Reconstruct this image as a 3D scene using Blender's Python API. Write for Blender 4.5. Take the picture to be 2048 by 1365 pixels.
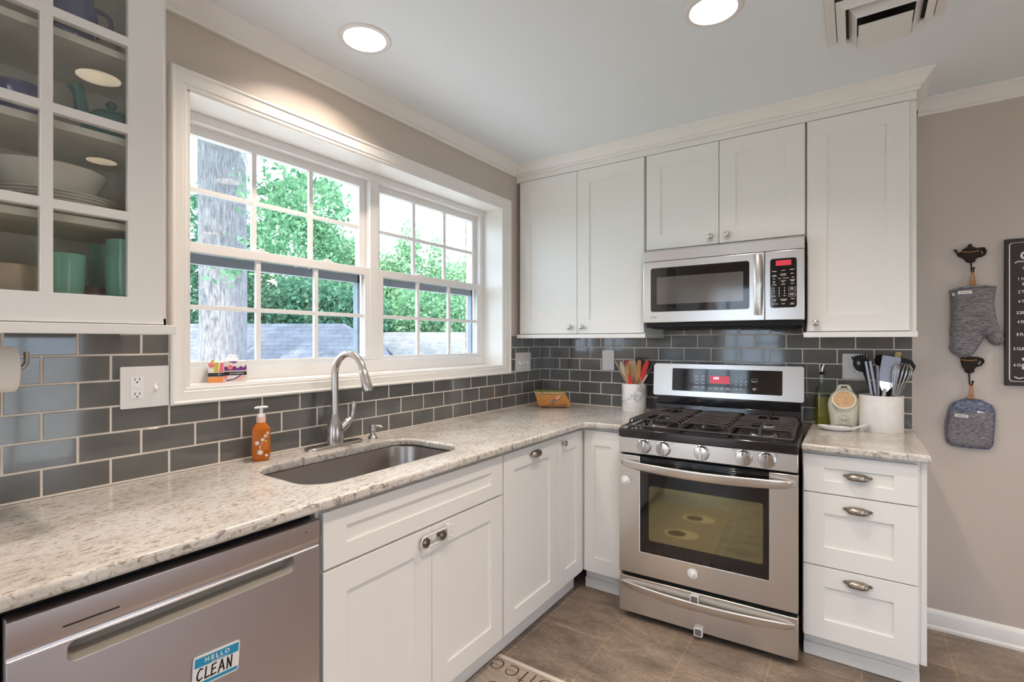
import bpy, bmesh, math, random
from mathutils import Vector, Matrix
from mathutils.geometry import tessellate_polygon, delaunay_2d_cdt
R = math.radians; PI = math.pi
sc = bpy.context.scene; COL = sc.collection
for o in list(bpy.data.objects): bpy.data.objects.remove(o)
random.seed(7)

# ------------------------------------------------------------------ camera, world, sun, exposure
cam = bpy.data.cameras.new('camera'); cam.lens = 1004.36/2048*36; cam.sensor_width = 36
cam.clip_start = 0.02; cam.clip_end = 300
co = bpy.data.objects.new('camera', cam); COL.objects.link(co)
co.location = (1.8159, -3.0418, 1.338); co.rotation_euler = (PI/2, 0, 0.5991)
sc.camera = co
W = bpy.data.worlds.new('world'); sc.world = W; W.use_nodes = True
bg = W.node_tree.nodes['Background']; bg.inputs[0].default_value = (0.66, 0.82, 1.0, 1); bg.inputs[1].default_value = 4.9
sun = bpy.data.lights.new('sun', 'SUN'); sun.energy = 8.0; sun.angle = R(1.0); sun.color = (1, .95, .86)
so = bpy.data.objects.new('sun', sun); COL.objects.link(so)
so.rotation_euler = Vector((-0.16, 0.52, -0.84)).to_track_quat('-Z', 'Y').to_euler()
vs = sc.view_settings; vs.view_transform = 'Standard'; vs.look = 'None'; vs.exposure = 0.10; vs.gamma = 1.0; vs.use_curve_mapping = False
sc.cycles.use_denoising = True; sc.cycles.max_bounces = 10; sc.cycles.diffuse_bounces = 6
sc.cycles.glossy_bounces = 5; sc.cycles.transmission_bounces = 8; sc.cycles.transparent_max_bounces = 12
sc.cycles.sample_clamp_indirect = 4.0; sc.cycles.caustics_reflective = False; sc.cycles.caustics_refractive = False
CEIL = 2.46
LAMP_W = 10.5; LAMP_COL = (1.0, 0.84, 0.70)
LAMPS = [(0.313, -1.81), (1.42, -1.255), (1.48, -2.27), (3.3, -.5), (2.7, -1.9), (2.7, -3.5), (.4, -3.5), (1.5, -4.5)]  # last four are unseen lamps, added to fill the room with light

# ------------------------------------------------------------------ materials
def nodes(name):
    m = bpy.data.materials.new(name); m.use_nodes = True
    nt = m.node_tree; return m, nt, nt.nodes['Principled BSDF']
def mat(name, col, rough=.5, metal=0., noise=0., nscale=40., bump=0., bscale=200., coat=0., trans=0., ior=1.45, emit=None, es=0., stretch=None, alpha=1., spec=None, sss=0.):
    m, nt, b = nodes(name); N, L = nt.nodes, nt.links
    b.inputs['Base Color'].default_value = (*col, 1); b.inputs['Roughness'].default_value = rough; b.inputs['Metallic'].default_value = metal
    b.inputs['Coat Weight'].default_value = coat; b.inputs['Coat Roughness'].default_value = .05
    b.inputs['Transmission Weight'].default_value = trans; b.inputs['IOR'].default_value = ior
    if spec is not None: b.inputs['Specular IOR Level'].default_value = spec
    if emit: b.inputs['Emission Color'].default_value = (*emit, 1); b.inputs['Emission Strength'].default_value = es
    tc = N.new('ShaderNodeTexCoord'); mp = N.new('ShaderNodeMapping'); L.new(tc.outputs['Object'], mp.inputs[0])
    if stretch: mp.inputs['Scale'].default_value = stretch
    n = N.new('ShaderNodeTexNoise'); n.inputs['Scale'].default_value = nscale; n.inputs['Detail'].default_value = 4; L.new(mp.outputs[0], n.inputs[0])
    mx = N.new('ShaderNodeMixRGB'); mx.blend_type = 'MULTIPLY'; mx.inputs[0].default_value = 1
    mx.inputs[1].default_value = (*col, 1)
    rp = N.new('ShaderNodeMapRange'); rp.inputs['From Min'].default_value = .3; rp.inputs['From Max'].default_value = .7
    rp.inputs['To Min'].default_value = 1-noise; rp.inputs['To Max'].default_value = 1
    L.new(n.outputs[0], rp.inputs[0]); L.new(rp.outputs[0], mx.inputs[2]); L.new(mx.outputs[0], b.inputs['Base Color'])
    if bump:
        n2 = N.new('ShaderNodeTexNoise'); n2.inputs['Scale'].default_value = bscale; n2.inputs['Detail'].default_value = 3; L.new(mp.outputs[0], n2.inputs[0])
        bp = N.new('ShaderNodeBump'); bp.inputs['Strength'].default_value = bump; bp.inputs['Distance'].default_value = .002
        L.new(n2.outputs[0], bp.inputs['Height']); L.new(bp.outputs[0], b.inputs['Normal'])
    return m
def steel(name, col, rough, stretch, an=.15):
    m, nt, b = nodes(name); N, L = nt.nodes, nt.links
    b.inputs['Metallic'].default_value = 1; b.inputs['Base Color'].default_value = (*col, 1)
    tc = N.new('ShaderNodeTexCoord'); mp = N.new('ShaderNodeMapping'); mp.inputs['Scale'].default_value = stretch; L.new(tc.outputs['Object'], mp.inputs[0])
    n = N.new('ShaderNodeTexNoise'); n.inputs['Scale'].default_value = 1; n.inputs['Detail'].default_value = 3; L.new(mp.outputs[0], n.inputs[0])
    rp = N.new('ShaderNodeMapRange'); rp.inputs['To Min'].default_value = rough-an/2; rp.inputs['To Max'].default_value = rough+an/2; L.new(n.outputs[0], rp.inputs[0]); L.new(rp.outputs[0], b.inputs['Roughness'])
    return m
def glassmat(name, tint=(1, 1, 1), rough=0.0, extra=0.0):
    m, nt, b = nodes(name); N, L = nt.nodes, nt.links; N.remove(b)
    t = N.new('ShaderNodeBsdfTransparent'); t.inputs[0].default_value = (*tint, 1)
    g = N.new('ShaderNodeBsdfGlossy'); g.inputs['Roughness'].default_value = rough
    f = N.new('ShaderNodeFresnel'); ge = N.new('ShaderNodeNewGeometry'); io = N.new('ShaderNodeMapRange'); io.inputs['To Min'].default_value = 1.45; io.inputs['To Max'].default_value = 1/1.45
    L.new(ge.outputs['Backfacing'], io.inputs[0]); L.new(io.outputs[0], f.inputs[0])
    ad = N.new('ShaderNodeMath'); ad.operation = 'ADD'; ad.use_clamp = True; ad.inputs[1].default_value = extra; L.new(f.outputs[0], ad.inputs[0])
    mx = N.new('ShaderNodeMixShader'); L.new(ad.outputs[0], mx.inputs[0]); L.new(t.outputs[0], mx.inputs[1]); L.new(g.outputs[0], mx.inputs[2])
    L.new(mx.outputs[0], N['Material Output'].inputs[0]); return m
def granite(name, along):
    m, nt, b = nodes(name); N, L = nt.nodes, nt.links
    tc = N.new('ShaderNodeTexCoord')
    def nz(scale, st, det=6, rough=.6, dist=0.):
        mp = N.new('ShaderNodeMapping'); mp.inputs['Scale'].default_value = (st, 1, 1) if along == 'y' else (1, st, 1); mp.inputs['Rotation'].default_value = (0, 0, R(8))
        L.new(tc.outputs['Object'], mp.inputs[0])
        n = N.new('ShaderNodeTexNoise'); n.inputs['Scale'].default_value = scale; n.inputs['Detail'].default_value = det; n.inputs['Roughness'].default_value = rough; n.inputs['Distortion'].default_value = dist
        L.new(mp.outputs[0], n.inputs[0]); return n.outputs[0]
    def ramp(src, stops):
        r = N.new('ShaderNodeValToRGB'); e = r.color_ramp.elements
        e[0].position, e[0].color = stops[0][0], (*stops[0][1], 1); e[1].position, e[1].color = stops[-1][0], (*stops[-1][1], 1)
        for p, c in stops[1:-1]: q = e.new(p); q.color = (*c, 1)
        L.new(src, r.inputs[0]); return r.outputs[0]
    def mul(a, c, f=1.):
        x = N.new('ShaderNodeMixRGB'); x.blend_type = 'MULTIPLY'; x.inputs[0].default_value = f; L.new(a, x.inputs[1]); L.new(c, x.inputs[2]); return x.outputs[0]
    base = ramp(nz(3.2, 1.6, 5), [(.3, (.51, .465, .41)), (.5, (.65, .62, .58)), (.72, (.73, .715, .69))])
    streak = ramp(nz(40, 3.6, 7, .68, .6), [(.36, (.20, .16, .14)), (.42, (.68, .62, .57)), (.475, (1, 1, 1))])
    fine = ramp(nz(110, 2.6, 4, .7), [(.34, (.34, .27, .23)), (.43, (.93, .90, .87)), (.5, (1, 1, 1))])
    red = ramp(nz(26, 2.6, 4, .6, .4), [(.275, (.40, .17, .12)), (.325, (1, 1, 1))])
    c = mul(mul(mul(base, streak, .75), fine, .7), red, .8)
    L.new(c, b.inputs['Base Color']); b.inputs['Roughness'].default_value = .16; b.inputs['Specular IOR Level'].default_value = .5
    return m
def floor_tile():
    m, nt, b = nodes('slate_floor_tile'); N, L = nt.nodes, nt.links
    tc = N.new('ShaderNodeTexCoord'); sep = N.new('ShaderNodeSeparateXYZ'); L.new(tc.outputs['Object'], sep.inputs[0])
    def add(s, v):
        a = N.new('ShaderNodeMath'); a.operation = 'ADD'; a.inputs[1].default_value = v; L.new(s, a.inputs[0]); return a.outputs[0]
    cb = N.new('ShaderNodeCombineXYZ'); L.new(add(sep.outputs[1], 0.649+6.24), cb.inputs[0]); L.new(add(sep.outputs[0], -.586+6.26), cb.inputs[1])
    br = N.new('ShaderNodeTexBrick'); br.offset = .5; br.offset_frequency = 2
    for k, v in (('Scale', 1), ('Brick Width', .624), ('Row Height', .313), ('Mortar Size', .0032), ('Mortar Smooth', .15), ('Bias', 0)): br.inputs[k].default_value = v
    br.inputs['Color1'].default_value = (.215, .168, .132, 1); br.inputs['Color2'].default_value = (.27, .21, .163, 1); br.inputs['Mortar'].default_value = (.36, .25, .17, 1)
    L.new(cb.outputs[0], br.inputs['Vector'])
    def nz(s, st, d=7):
        mp = N.new('ShaderNodeMapping'); mp.inputs['Scale'].default_value = st; mp.inputs['Rotation'].default_value = (0, 0, R(38)); L.new(tc.outputs['Object'], mp.inputs[0])
        n = N.new('ShaderNodeTexNoise'); n.inputs['Scale'].default_value = s; n.inputs['Detail'].default_value = d; n.inputs['Roughness'].default_value = .68; n.inputs['Distortion'].default_value = .5
        L.new(mp.outputs[0], n.inputs[0]); return n.outputs[0]
    def mr(s, a, z):
        r = N.new('ShaderNodeMapRange'); r.inputs['From Min'].default_value = .28; r.inputs['From Max'].default_value = .74; r.inputs['To Min'].default_value = a; r.inputs['To Max'].default_value = z; L.new(s, r.inputs[0]); return r.outputs[0]
    def mul(a, f):
        x = N.new('ShaderNodeMixRGB'); x.blend_type = 'MULTIPLY'; x.inputs[0].default_value = 1; L.new(a, x.inputs[1]); L.new(f, x.inputs[2]); return x.outputs[0]
    n1 = nz(4, (1, 2.2, 1)); n2 = nz(42, (1, 3.2, 1))
    c = mul(mul(br.outputs['Color'], mr(n1, .5, 1.55)), mr(n2, .55, 1.45)); L.new(c, b.inputs['Base Color'])
    b.inputs['Roughness'].default_value = .42
    bp = N.new('ShaderNodeBump'); bp.inputs['Strength'].default_value = .35; bp.inputs['Distance'].default_value = .003
    sb = N.new('ShaderNodeMath'); sb.operation = 'SUBTRACT'; L.new(n2, sb.inputs[0]); L.new(br.outputs['Fac'], sb.inputs[1]); L.new(sb.outputs[0], bp.inputs['Height']); L.new(bp.outputs[0], b.inputs['Normal'])
    return m
def voro(name, c1, c2, scale, rough=.7, st=(1, 1, 1), bump=.5, wave=False):
    m, nt, b = nodes(name); N, L = nt.nodes, nt.links
    tc = N.new('ShaderNodeTexCoord'); mp = N.new('ShaderNodeMapping'); mp.inputs['Scale'].default_value = st; L.new(tc.outputs['Object'], mp.inputs[0])
    n = N.new('ShaderNodeTexNoise'); n.inputs['Scale'].default_value = scale; n.inputs['Detail'].default_value = 6; n.inputs['Roughness'].default_value = .7; L.new(mp.outputs[0], n.inputs[0])
    r = N.new('ShaderNodeValToRGB'); r.color_ramp.elements[0].position = .36; r.color_ramp.elements[1].position = .64
    r.color_ramp.elements[0].color = (*c1, 1); r.color_ramp.elements[1].color = (*c2, 1); L.new(n.outputs[0], r.inputs[0]); L.new(r.outputs[0], b.inputs['Base Color'])
    b.inputs['Roughness'].default_value = rough
    bp = N.new('ShaderNodeBump'); bp.inputs['Strength'].default_value = bump; bp.inputs['Distance'].default_value = .004; L.new(n.outputs[0], bp.inputs['Height']); L.new(bp.outputs[0], b.inputs['Normal'])
    return m
def brickmat(name, c1, c2, mortar, bw, rh, ms, axes=(1, 2), rough=.8, rot=0.):
    m, nt, b = nodes(name); N, L = nt.nodes, nt.links
    tc = N.new('ShaderNodeTexCoord'); sep = N.new('ShaderNodeSeparateXYZ'); mp = N.new('ShaderNodeMapping'); mp.inputs['Rotation'].default_value = (0, 0, rot); L.new(tc.outputs['Object'], mp.inputs[0]); L.new(mp.outputs[0], sep.inputs[0])
    cb = N.new('ShaderNodeCombineXYZ'); L.new(sep.outputs[axes[0]], cb.inputs[0]); L.new(sep.outputs[axes[1]], cb.inputs[1])
    br = N.new('ShaderNodeTexBrick'); L.new(cb.outputs[0], br.inputs['Vector'])
    for k, v in (('Scale', 1), ('Brick Width', bw), ('Row Height', rh), ('Mortar Size', ms)): br.inputs[k].default_value = v
    br.inputs['Color1'].default_value = (*c1, 1); br.inputs['Color2'].default_value = (*c2, 1); br.inputs['Mortar'].default_value = (*mortar, 1)
    n = N.new('ShaderNodeTexNoise'); n.inputs['Scale'].default_value = 2.2; n.inputs['Detail'].default_value = 8; L.new(tc.outputs['Object'], n.inputs[0])
    rp = N.new('ShaderNodeMapRange'); rp.inputs['From Min'].default_value = .3; rp.inputs['From Max'].default_value = .7; rp.inputs['To Min'].default_value = .75; rp.inputs['To Max'].default_value = 1.25; L.new(n.outputs[0], rp.inputs[0])
    x = N.new('ShaderNodeMixRGB'); x.blend_type = 'MULTIPLY'; x.inputs[0].default_value = 1; L.new(br.outputs[0], x.inputs[1]); L.new(rp.outputs[0], x.inputs[2]); L.new(x.outputs[0], b.inputs['Base Color'])
    b.inputs['Roughness'].default_value = rough; return m
def leafmat(name, c1, c2):
    m, nt, b = nodes(name); N, L = nt.nodes, nt.links; N.remove(b)
    g = N.new('ShaderNodeNewGeometry'); r = N.new('ShaderNodeValToRGB'); r.color_ramp.elements[0].color = (*c1, 1); r.color_ramp.elements[1].color = (*c2, 1); L.new(g.outputs['Random Per Island'], r.inputs[0])
    d = N.new('ShaderNodeBsdfDiffuse'); t = N.new('ShaderNodeBsdfTranslucent'); L.new(r.outputs[0], d.inputs[0]); L.new(r.outputs[0], t.inputs[0])
    x = N.new('ShaderNodeMixShader'); x.inputs[0].default_value = .45; L.new(d.outputs[0], x.inputs[1]); L.new(t.outputs[0], x.inputs[2]); L.new(x.outputs[0], N['Material Output'].inputs[0]); return m

M = {}
M['wall'] = mat('greige_wall_paint', (.56, .49, .435), .38, bump=.12, bscale=350)
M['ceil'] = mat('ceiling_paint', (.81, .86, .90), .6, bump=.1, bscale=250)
M['trim'] = mat('white_trim_paint', (.84, .82, .79), .28)
M['cab'] = mat('white_cabinet_paint', (.84, .82, .79), .33, bump=.03, bscale=120)
M['cabin'] = mat('cabinet_interior', (.86, .83, .74), .5)
M['vinyl'] = mat('white_vinyl', (.83, .81, .80), .35)
M['gasket'] = mat('blue_grey_window_track', (.27, .33, .40), .45)
M['floor'] = floor_tile()
M['tile'] = mat('grey_glass_tile', (.145, .143, .137), .09, noise=.22, nscale=9, coat=.6)
M['grout'] = mat('cream_grout', (.78, .70, .62), .8, bump=.2)
M['granL'] = granite('cream_granite_sink_run', 'y'); M['granR'] = granite('pale_granite_range_side', 'x')
M['steel'] = steel('brushed_stainless_horizontal', (.74, .715, .69), .26, (1.5, 60, 700), .03)
M['steelv'] = steel('brushed_stainless_vertical', (.74, .715, .69), .24, (700, 60, 1.5), .03)
M['dwsteel'] = steel('dishwasher_stainless', (.57, .535, .56), .33, (200, 3, 500), .06)
M['sinksteel'] = steel('satin_sink_steel', (.42, .38, .36), .3, (40, 40, 40), .1)
M['nickel'] = steel('brushed_nickel', (.56, .52, .49), .26, (60, 60, 300), .06)
M['dull'] = steel('dull_utensil_steel', (.235, .22, .24), .36, (300, 300, 3), .06)
M['chrome'] = mat('polished_chrome', (.66, .65, .64), .14, 1.)
M['pewter'] = mat('antique_pewter', (.42, .37, .31), .28, 1., noise=.3, nscale=60)
M['bronze'] = mat('aged_bronze_knob', (.24, .19, .16), .25, 1.)
M['blk'] = mat('black_enamel', (.012, .011, .013), .12, coat=.4)
M['blkmat'] = mat('matt_black', (.012, .011, .011), .6)
M['iron'] = mat('cast_iron_grate', (.055, .046, .045), .36, bump=.1, bscale=500)
M['blkglass'] = mat('black_glass', (.010, .009, .009), .05, coat=.5)
M['ovenglass'] = mat('oven_window_glass', (.25, .235, .14), .04, .8)
M['mwglass'] = mat('microwave_mesh_window', (.16, .15, .14), .10, .45)
M['red'] = mat('red_led_display', (.35, .03, .04), .2, emit=(.8, .06, .10), es=.45)
M['led'] = mat('lit_digits', (.9, .7, .9), .3, emit=(1, .75, .95), es=1.6)
M['print'] = mat('white_print', (.72, .70, .68), .5)
M['pgrey'] = mat('grey_print', (.16, .15, .15), .5)
M['white'] = mat('white_plastic', (.78, .76, .745), .3)
M['softwhite'] = mat('milky_plastic', (.86, .85, .85), .35)
M['dark'] = mat('dark_slot', (.02, .018, .016), .6)
M['glass'] = glassmat('clear_window_glass'); M['cabglass'] = glassmat('cabinet_door_glass', (.98, .98, .97), 0., .03)
M['ceramic'] = mat('white_ceramic', (.82, .80, .76), .18, coat=.3)
M['plate'] = mat('ivory_plate', (.78, .76, .68), .2, coat=.3)
M['marble'] = voro('marble_with_grey_veins', (.86, .84, .81), (.86, .84, .81), 3.2, .3, bump=.0)
_r = [n for n in M['marble'].node_tree.nodes if n.type == 'VALTORGB'][0]; _r.color_ramp.elements[0].position = .465; _r.color_ramp.elements[1].position = .515; _e = _r.color_ramp.elements.new(.49); _e.color = (.44, .43, .46, 1)
M['marble2'] = mat('cream_stone', (.83, .80, .76), .35, noise=.08, nscale=30)
M['blue'] = mat('cobalt_glaze', (.085, .09, .22), .1, coat=.5); M['teal'] = mat('teal_glaze', (.04, .20, .20), .12, coat=.5)
M['mint'] = mat('mint_glaze', (.22, .52, .41), .2, coat=.3); M['tan'] = mat('tan_canister', (.42, .33, .24), .45)
M['brown'] = mat('brown_ceramic', (.16, .10, .08), .3)
M['crystal'] = mat('cut_crystal', (.95, .95, .96), .03, trans=1., ior=1.5)
M['paper'] = mat('paper_towel', (.84, .81, .77), .85, bump=.35, bscale=160)
M['soap'] = mat('orange_soap', (.86, .22, .015), .06, trans=.5, ior=1.36, coat=.3)
M['leafprint'] = mat('pale_leaf_print', (.80, .74, .72), .5); M['yellow'] = mat('yellow_print', (.75, .45, .05), .5)
M['cork'] = mat('salt_lid_cork', (.66, .42, .22), .6, noise=.25, nscale=60)
M['wood1'] = mat('pale_beech', (.74, .49, .26), .5, noise=.3, nscale=14, stretch=(8, 8, 1)); M['wood2'] = mat('honey_wood', (.66, .32, .10), .45, noise=.4, nscale=14, stretch=(8, 8, 1))
M['wood3'] = mat('grey_beech', (.74, .63, .48), .6, noise=.25, nscale=14, stretch=(8, 8, 1)); M['spatdark'] = mat('dark_brown_silicone', (.045, .03, .026), .5)
M['redsil'] = mat('red_silicone', (.75, .03, .02), .35); M['greysil'] = mat('charcoal_handle', (.07, .065, .065), .45)
M['oil'] = mat('olive_oil', (.46, .36, .02), .08, trans=.6, ior=1.47); M['botglass'] = glassmat('bottle_glass', (.86, .93, .88), 0., .06)
M['saltc'] = mat('cream_stoneware', (.76, .71, .58), .3, coat=.2); M['sgrey'] = mat('grey_stamp', (.17, .16, .14), .6)
M['rest'] = mat('pearly_glaze', (.70, .68, .70), .15, coat=.5)
M['blkplas'] = mat('black_nylon', (.010, .009, .010), .45, spec=.25)
M['chest'] = voro('painted_wood', (.40, .14, .02), (.62, .27, .04), 9, .4, bump=.1); M['chestgreen'] = mat('painted_green', (.16, .20, .05), .5, noise=.5, nscale=40)
M['chesttan'] = mat('painted_tan', (.55, .36, .16), .5, noise=.35, nscale=60); M['chestdark'] = mat('painted_dark_brown', (.12, .05, .03), .5); M['salmon'] = mat('salmon_paint', (.66, .32, .17), .5)
M['denim'] = voro('heathered_grey_cloth', (.075, .07, .085), (.34, .32, .34), 60, .9, (1, 1, 5), .6)
M['denimb'] = voro('heathered_blue_cloth', (.06, .07, .12), (.27, .29, .40), 70, .9, (1, 1, 1.4), .6)
M['tag'] = mat('white_cloth_label', (.80, .78, .76), .8); M['leather'] = mat('tan_leather_loop', (.38, .17, .06), .5)
M['castb'] = mat('dark_cast_metal', (.030, .018, .012), .55, spec=.2, noise=.4, nscale=90, bump=.4, bscale=150); M['gold'] = mat('worn_gold_paint', (.40, .22, .07), .5)
M['board'] = mat('chalkboard_black', (.048, .040, .040), .75, noise=.25, nscale=50); M['chalk'] = mat('chalk_white', (.78, .75, .74), .9)
M['mat'] = mat('tan_woven_mat', (.56, .47, .39), .8, noise=.5, nscale=14, stretch=(1, 18, 1), bump=.3); M['matink'] = mat('dark_red_lettering', (.09, .03, .025), .8)
M['cyan'] = mat('blue_magnet_print', (.02, .26, .46), .4); M['ink'] = mat('black_marker', (.012, .01, .01), .5)
M['pink'] = mat('coral_pink_print', (.80, .18, .20), .5); M['purple'] = mat('purple_print', (.14, .03, .20), .5); M['boxw'] = mat('cream_card', (.80, .74, .68), .5)
M['orange'] = mat('orange_print', (.80, .28, .08), .5); M['olive'] = mat('mustard_print', (.55, .42, .06), .5); M['bandk'] = mat('black_band', (.015, .014, .014), .4)
M['lamp'] = mat('lamp_lens', (.9, .9, .9), .4, emit=(1, .86, .66), es=6.0)
M['baffle'] = mat('lamp_baffle', (.85, .83, .78), .35)
M['bark'] = voro('grey_tree_bark', (.13, .122, .13), (.33, .315, .335), 5, .9, (9, 9, 1.3), 1.4)
M['shingle'] = brickmat('grey_roof_shingles', (.135, .14, .165), (.17, .175, .205), (.09, .09, .11), .35, .14, .008, (0, 1), rot=-.5991)
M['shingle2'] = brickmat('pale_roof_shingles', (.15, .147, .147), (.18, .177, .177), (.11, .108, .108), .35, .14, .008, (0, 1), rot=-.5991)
M['siding'] = mat('pale_siding', (.55, .57, .60), .7); M['grass'] = mat('lawn', (.10, .20, .05), .9, noise=.5, nscale=6)
M['brick'] = brickmat('outer_brick', (.33, .17, .12), (.42, .24, .17), (.5, .46, .42), .21, .075, .01)
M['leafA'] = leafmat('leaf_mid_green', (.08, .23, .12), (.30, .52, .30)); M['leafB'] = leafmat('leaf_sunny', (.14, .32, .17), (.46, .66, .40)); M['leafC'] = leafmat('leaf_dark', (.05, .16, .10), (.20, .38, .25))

# ------------------------------------------------------------------ helpers
TF = {None: lambda u, v, w: (u, v, w), 'L': lambda u, v, w: (w, u, v), 'B': lambda u, v, w: (u, -w, v)}   # L: left wall (u=y), B: back wall (u=x); v=z, w=distance from wall
ORG = {}
class MB:
    def __init__(s, T=None): s.v = []; s.f = []; s.m = []; s.T = TF[T] if not callable(T) else T; s.mi = 0
    def add(s, pts, faces):
        o = len(s.v); s.v += [s.T(*p) for p in pts]; s.f += [tuple(i+o for i in f) for f in faces]; s.m += [s.mi]*len(faces); return s
    def box(s, a, b, c, d, e, f):
        p = [(x, y, z) for x in (a, b) for y in (c, d) for z in (e, f)]
        return s.add(p, [(0, 1, 3, 2), (4, 6, 7, 5), (0, 4, 5, 1), (2, 3, 7, 6), (0, 2, 6, 4), (1, 5, 7, 3)])
    def poly(s, outer, holes, w0, w1):          # polygon in (u,v), thickness along w
        loops = [outer]+list(holes); flat = [p for l in loops for p in l]; n = len(flat)
        if len(loops) == 1 and n < 5: tris = [tuple(range(n))]
        else:
            E_ = []; o = 0
            for l in loops: k = len(l); E_ += [(o+i, o+(i+1) % k) for i in range(k)]; o += k
            ov, oe, of, ovo, *_ = delaunay_2d_cdt([Vector(p) for p in flat], E_, [], 0, 1e-7)
            ok = len(ov) == n and all(len(q) == 1 for q in ovo); mp_ = [q[0] if q else 0 for q in ovo]
            def inn(p, l):
                c = False; j = len(l)-1
                for i in range(len(l)):
                    if (l[i][1] > p[1]) != (l[j][1] > p[1]) and p[0] < (l[j][0]-l[i][0])*(p[1]-l[i][1])/(l[j][1]-l[i][1])+l[i][0]: c = not c
                    j = i
                return c
            tris = []
            for f in of:
                cx, cy = sum(ov[i][0] for i in f)/len(f), sum(ov[i][1] for i in f)/len(f)
                if inn((cx, cy), outer) and not any(inn((cx, cy), h) for h in holes): tris.append(tuple(mp_[i] for i in f))
            if not ok: tris = [tuple(t) for t in tessellate_polygon([[Vector((p[0], p[1], 0)) for p in l] for l in loops])]
        F = [tuple(t) for t in tris]+[tuple(i+n for i in t) for t in tris]; o = 0
        for l in loops:
            k = len(l)
            for i in range(k): j = (i+1) % k; F.append((o+i, o+j, n+o+j, n+o+i))
            o += k
        return s.add([(p[0], p[1], w0) for p in flat]+[(p[0], p[1], w1) for p in flat], F)
    def rings(s, rs, close=True, caps=True):    # list of rings (equal length)
        n = len(rs[0]); P = [p for r in rs for p in r]; F = []
        for k in range(len(rs)-1):
            for i in range(n if close else n-1):
                j = (i+1) % n; F.append((k*n+i, k*n+j, (k+1)*n+j, (k+1)*n+i))
        if caps: F.append(tuple(range(n))[::-1]); F.append(tuple(range((len(rs)-1)*n, len(rs)*n)))
        return s.add(P, F)
    def lathe(s, prof, c=(0, 0, 0), n=32, ax='z', caps=True, sx=1., sy=1.):
        rs = []
        for r, h in prof:
            ring = []
            for i in range(n):
                a = 2*PI*i/n; x, y = r*math.cos(a)*sx, r*math.sin(a)*sy
                ring.append((c[0]+x, c[1]+y, c[2]+h) if ax == 'z' else ((c[0]+x, c[1]+h, c[2]+y) if ax == 'y' else (c[0]+h, c[1]+x, c[2]+y)))
            rs.append(ring)
        return s.rings(rs, True, caps)
    def tube(s, pts, r, n=12, caps=True, flat=None):
        P = [Vector(p) for p in pts]; k = len(P); rr = r if isinstance(r, (list, tuple)) else [r]*k
        t0 = (P[1]-P[0]).normalized(); up = Vector((0, 0, 1)) if abs(t0.z) < .9 else Vector((0, 1, 0))
        x = t0.cross(up).normalized(); rs = []
        for i in range(k):
            t = (P[min(i+1, k-1)]-P[max(i-1, 0)]).normalized(); x = (x-t*x.dot(t)).normalized(); y = t.cross(x)
            f = flat if flat else (1, 1)
            rs.append([tuple(P[i]+(x*math.cos(2*PI*j/n)*f[0]+y*math.sin(2*PI*j/n)*f[1])*rr[i]) for j in range(n)])
        return s.rings(rs, True, caps)
    def ball(s, c, r, n=16, m=10, sc3=(1, 1, 1)):
        return s.rings([[(c[0]+r*sc3[0]*math.sin(a)*math.cos(2*PI*i/n), c[1]+r*sc3[1]*math.sin(a)*math.sin(2*PI*i/n), c[2]+r*sc3[2]*math.cos(a)) for i in range(n)] for a in [PI*(.02+.96*k/m) for k in range(m+1)]])
    def text(s, body, u, v, w, size, align='LEFT', ext=.0004, shear=0., rot=0., sx=1., bold=0.):
        cu = bpy.data.curves.new('lettering', 'FONT'); cu.body = body; cu.size = size; cu.extrude = ext; cu.align_x = align; cu.shear = shear; cu.offset = bold; cu.resolution_u = 3
        ob = bpy.data.objects.new('lettering', cu); me = ob.to_mesh()
        c, q = math.cos(rot), math.sin(rot)
        pts = [(u+(p.co.x*c-p.co.y*q)*sx, v+p.co.x*q+p.co.y*c, w+p.co.z) for p in me.vertices]; fs = [tuple(p.vertices) for p in me.polygons]
        s.add(pts, fs); ob.to_mesh_clear(); bpy.data.objects.remove(ob); bpy.data.curves.remove(cu); return s
    def stroke(s, pts, wd, w0, w1):             # flat ribbon polyline in (u,v)
        for a, b in zip(pts, pts[1:]):
            d = Vector((b[0]-a[0], b[1]-a[1])); L = d.length or 1e-6; d /= L; n = Vector((-d.y, d.x))*wd/2; e = d*wd*.35
            s.poly([(a[0]-e.x+n.x, a[1]-e.y+n.y), (a[0]-e.x-n.x, a[1]-e.y-n.y), (b[0]+e.x-n.x, b[1]+e.y-n.y), (b[0]+e.x+n.x, b[1]+e.y+n.y)], [], w0, w1)
        return s
    def build(s, name, mats, parent=None, tag=None, kind=None, bev=0., smooth=40, loc=None, segs=2, sub=0, label=None):
        me = bpy.data.meshes.new(name); org = Vector((0, 0, 0))
        if parent is not None: org = ORG.get(parent.name, Vector((0, 0, 0)))
        elif loc is not None: org = Vector(loc)
        me.from_pydata([tuple(Vector(p)-org) for p in s.v], [], s.f)
        for m_ in (mats if isinstance(mats, (list, tuple)) else [mats]): me.materials.append(m_)
        for p, i in zip(me.polygons, s.m): p.material_index = i
        b = bmesh.new(); b.from_mesh(me); bmesh.ops.recalc_face_normals(b, faces=b.faces); b.to_mesh(me); b.free()
        if smooth: 
            me.polygons.foreach_set('use_smooth', [True]*len(me.polygons)); me.set_sharp_from_angle(angle=R(smooth))
        o = bpy.data.objects.new(name, me); COL.objects.link(o); ORG[o.name] = org
        if parent is not None: o.parent = parent
        elif loc is not None: o.location = loc
        if bev:
            md = o.modifiers.new('bevel', 'BEVEL'); md.width = bev; md.segments = segs; md.limit_method = 'ANGLE'; md.angle_limit = R(45); md.harden_normals = False
        if sub:
            md = o.modifiers.new('sub', 'SUBSURF'); md.levels = sub; md.render_levels = sub
        if tag: settag(o, *tag)
        if kind: o['kind'] = kind
        if label: o['label'] = label
        return o
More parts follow.
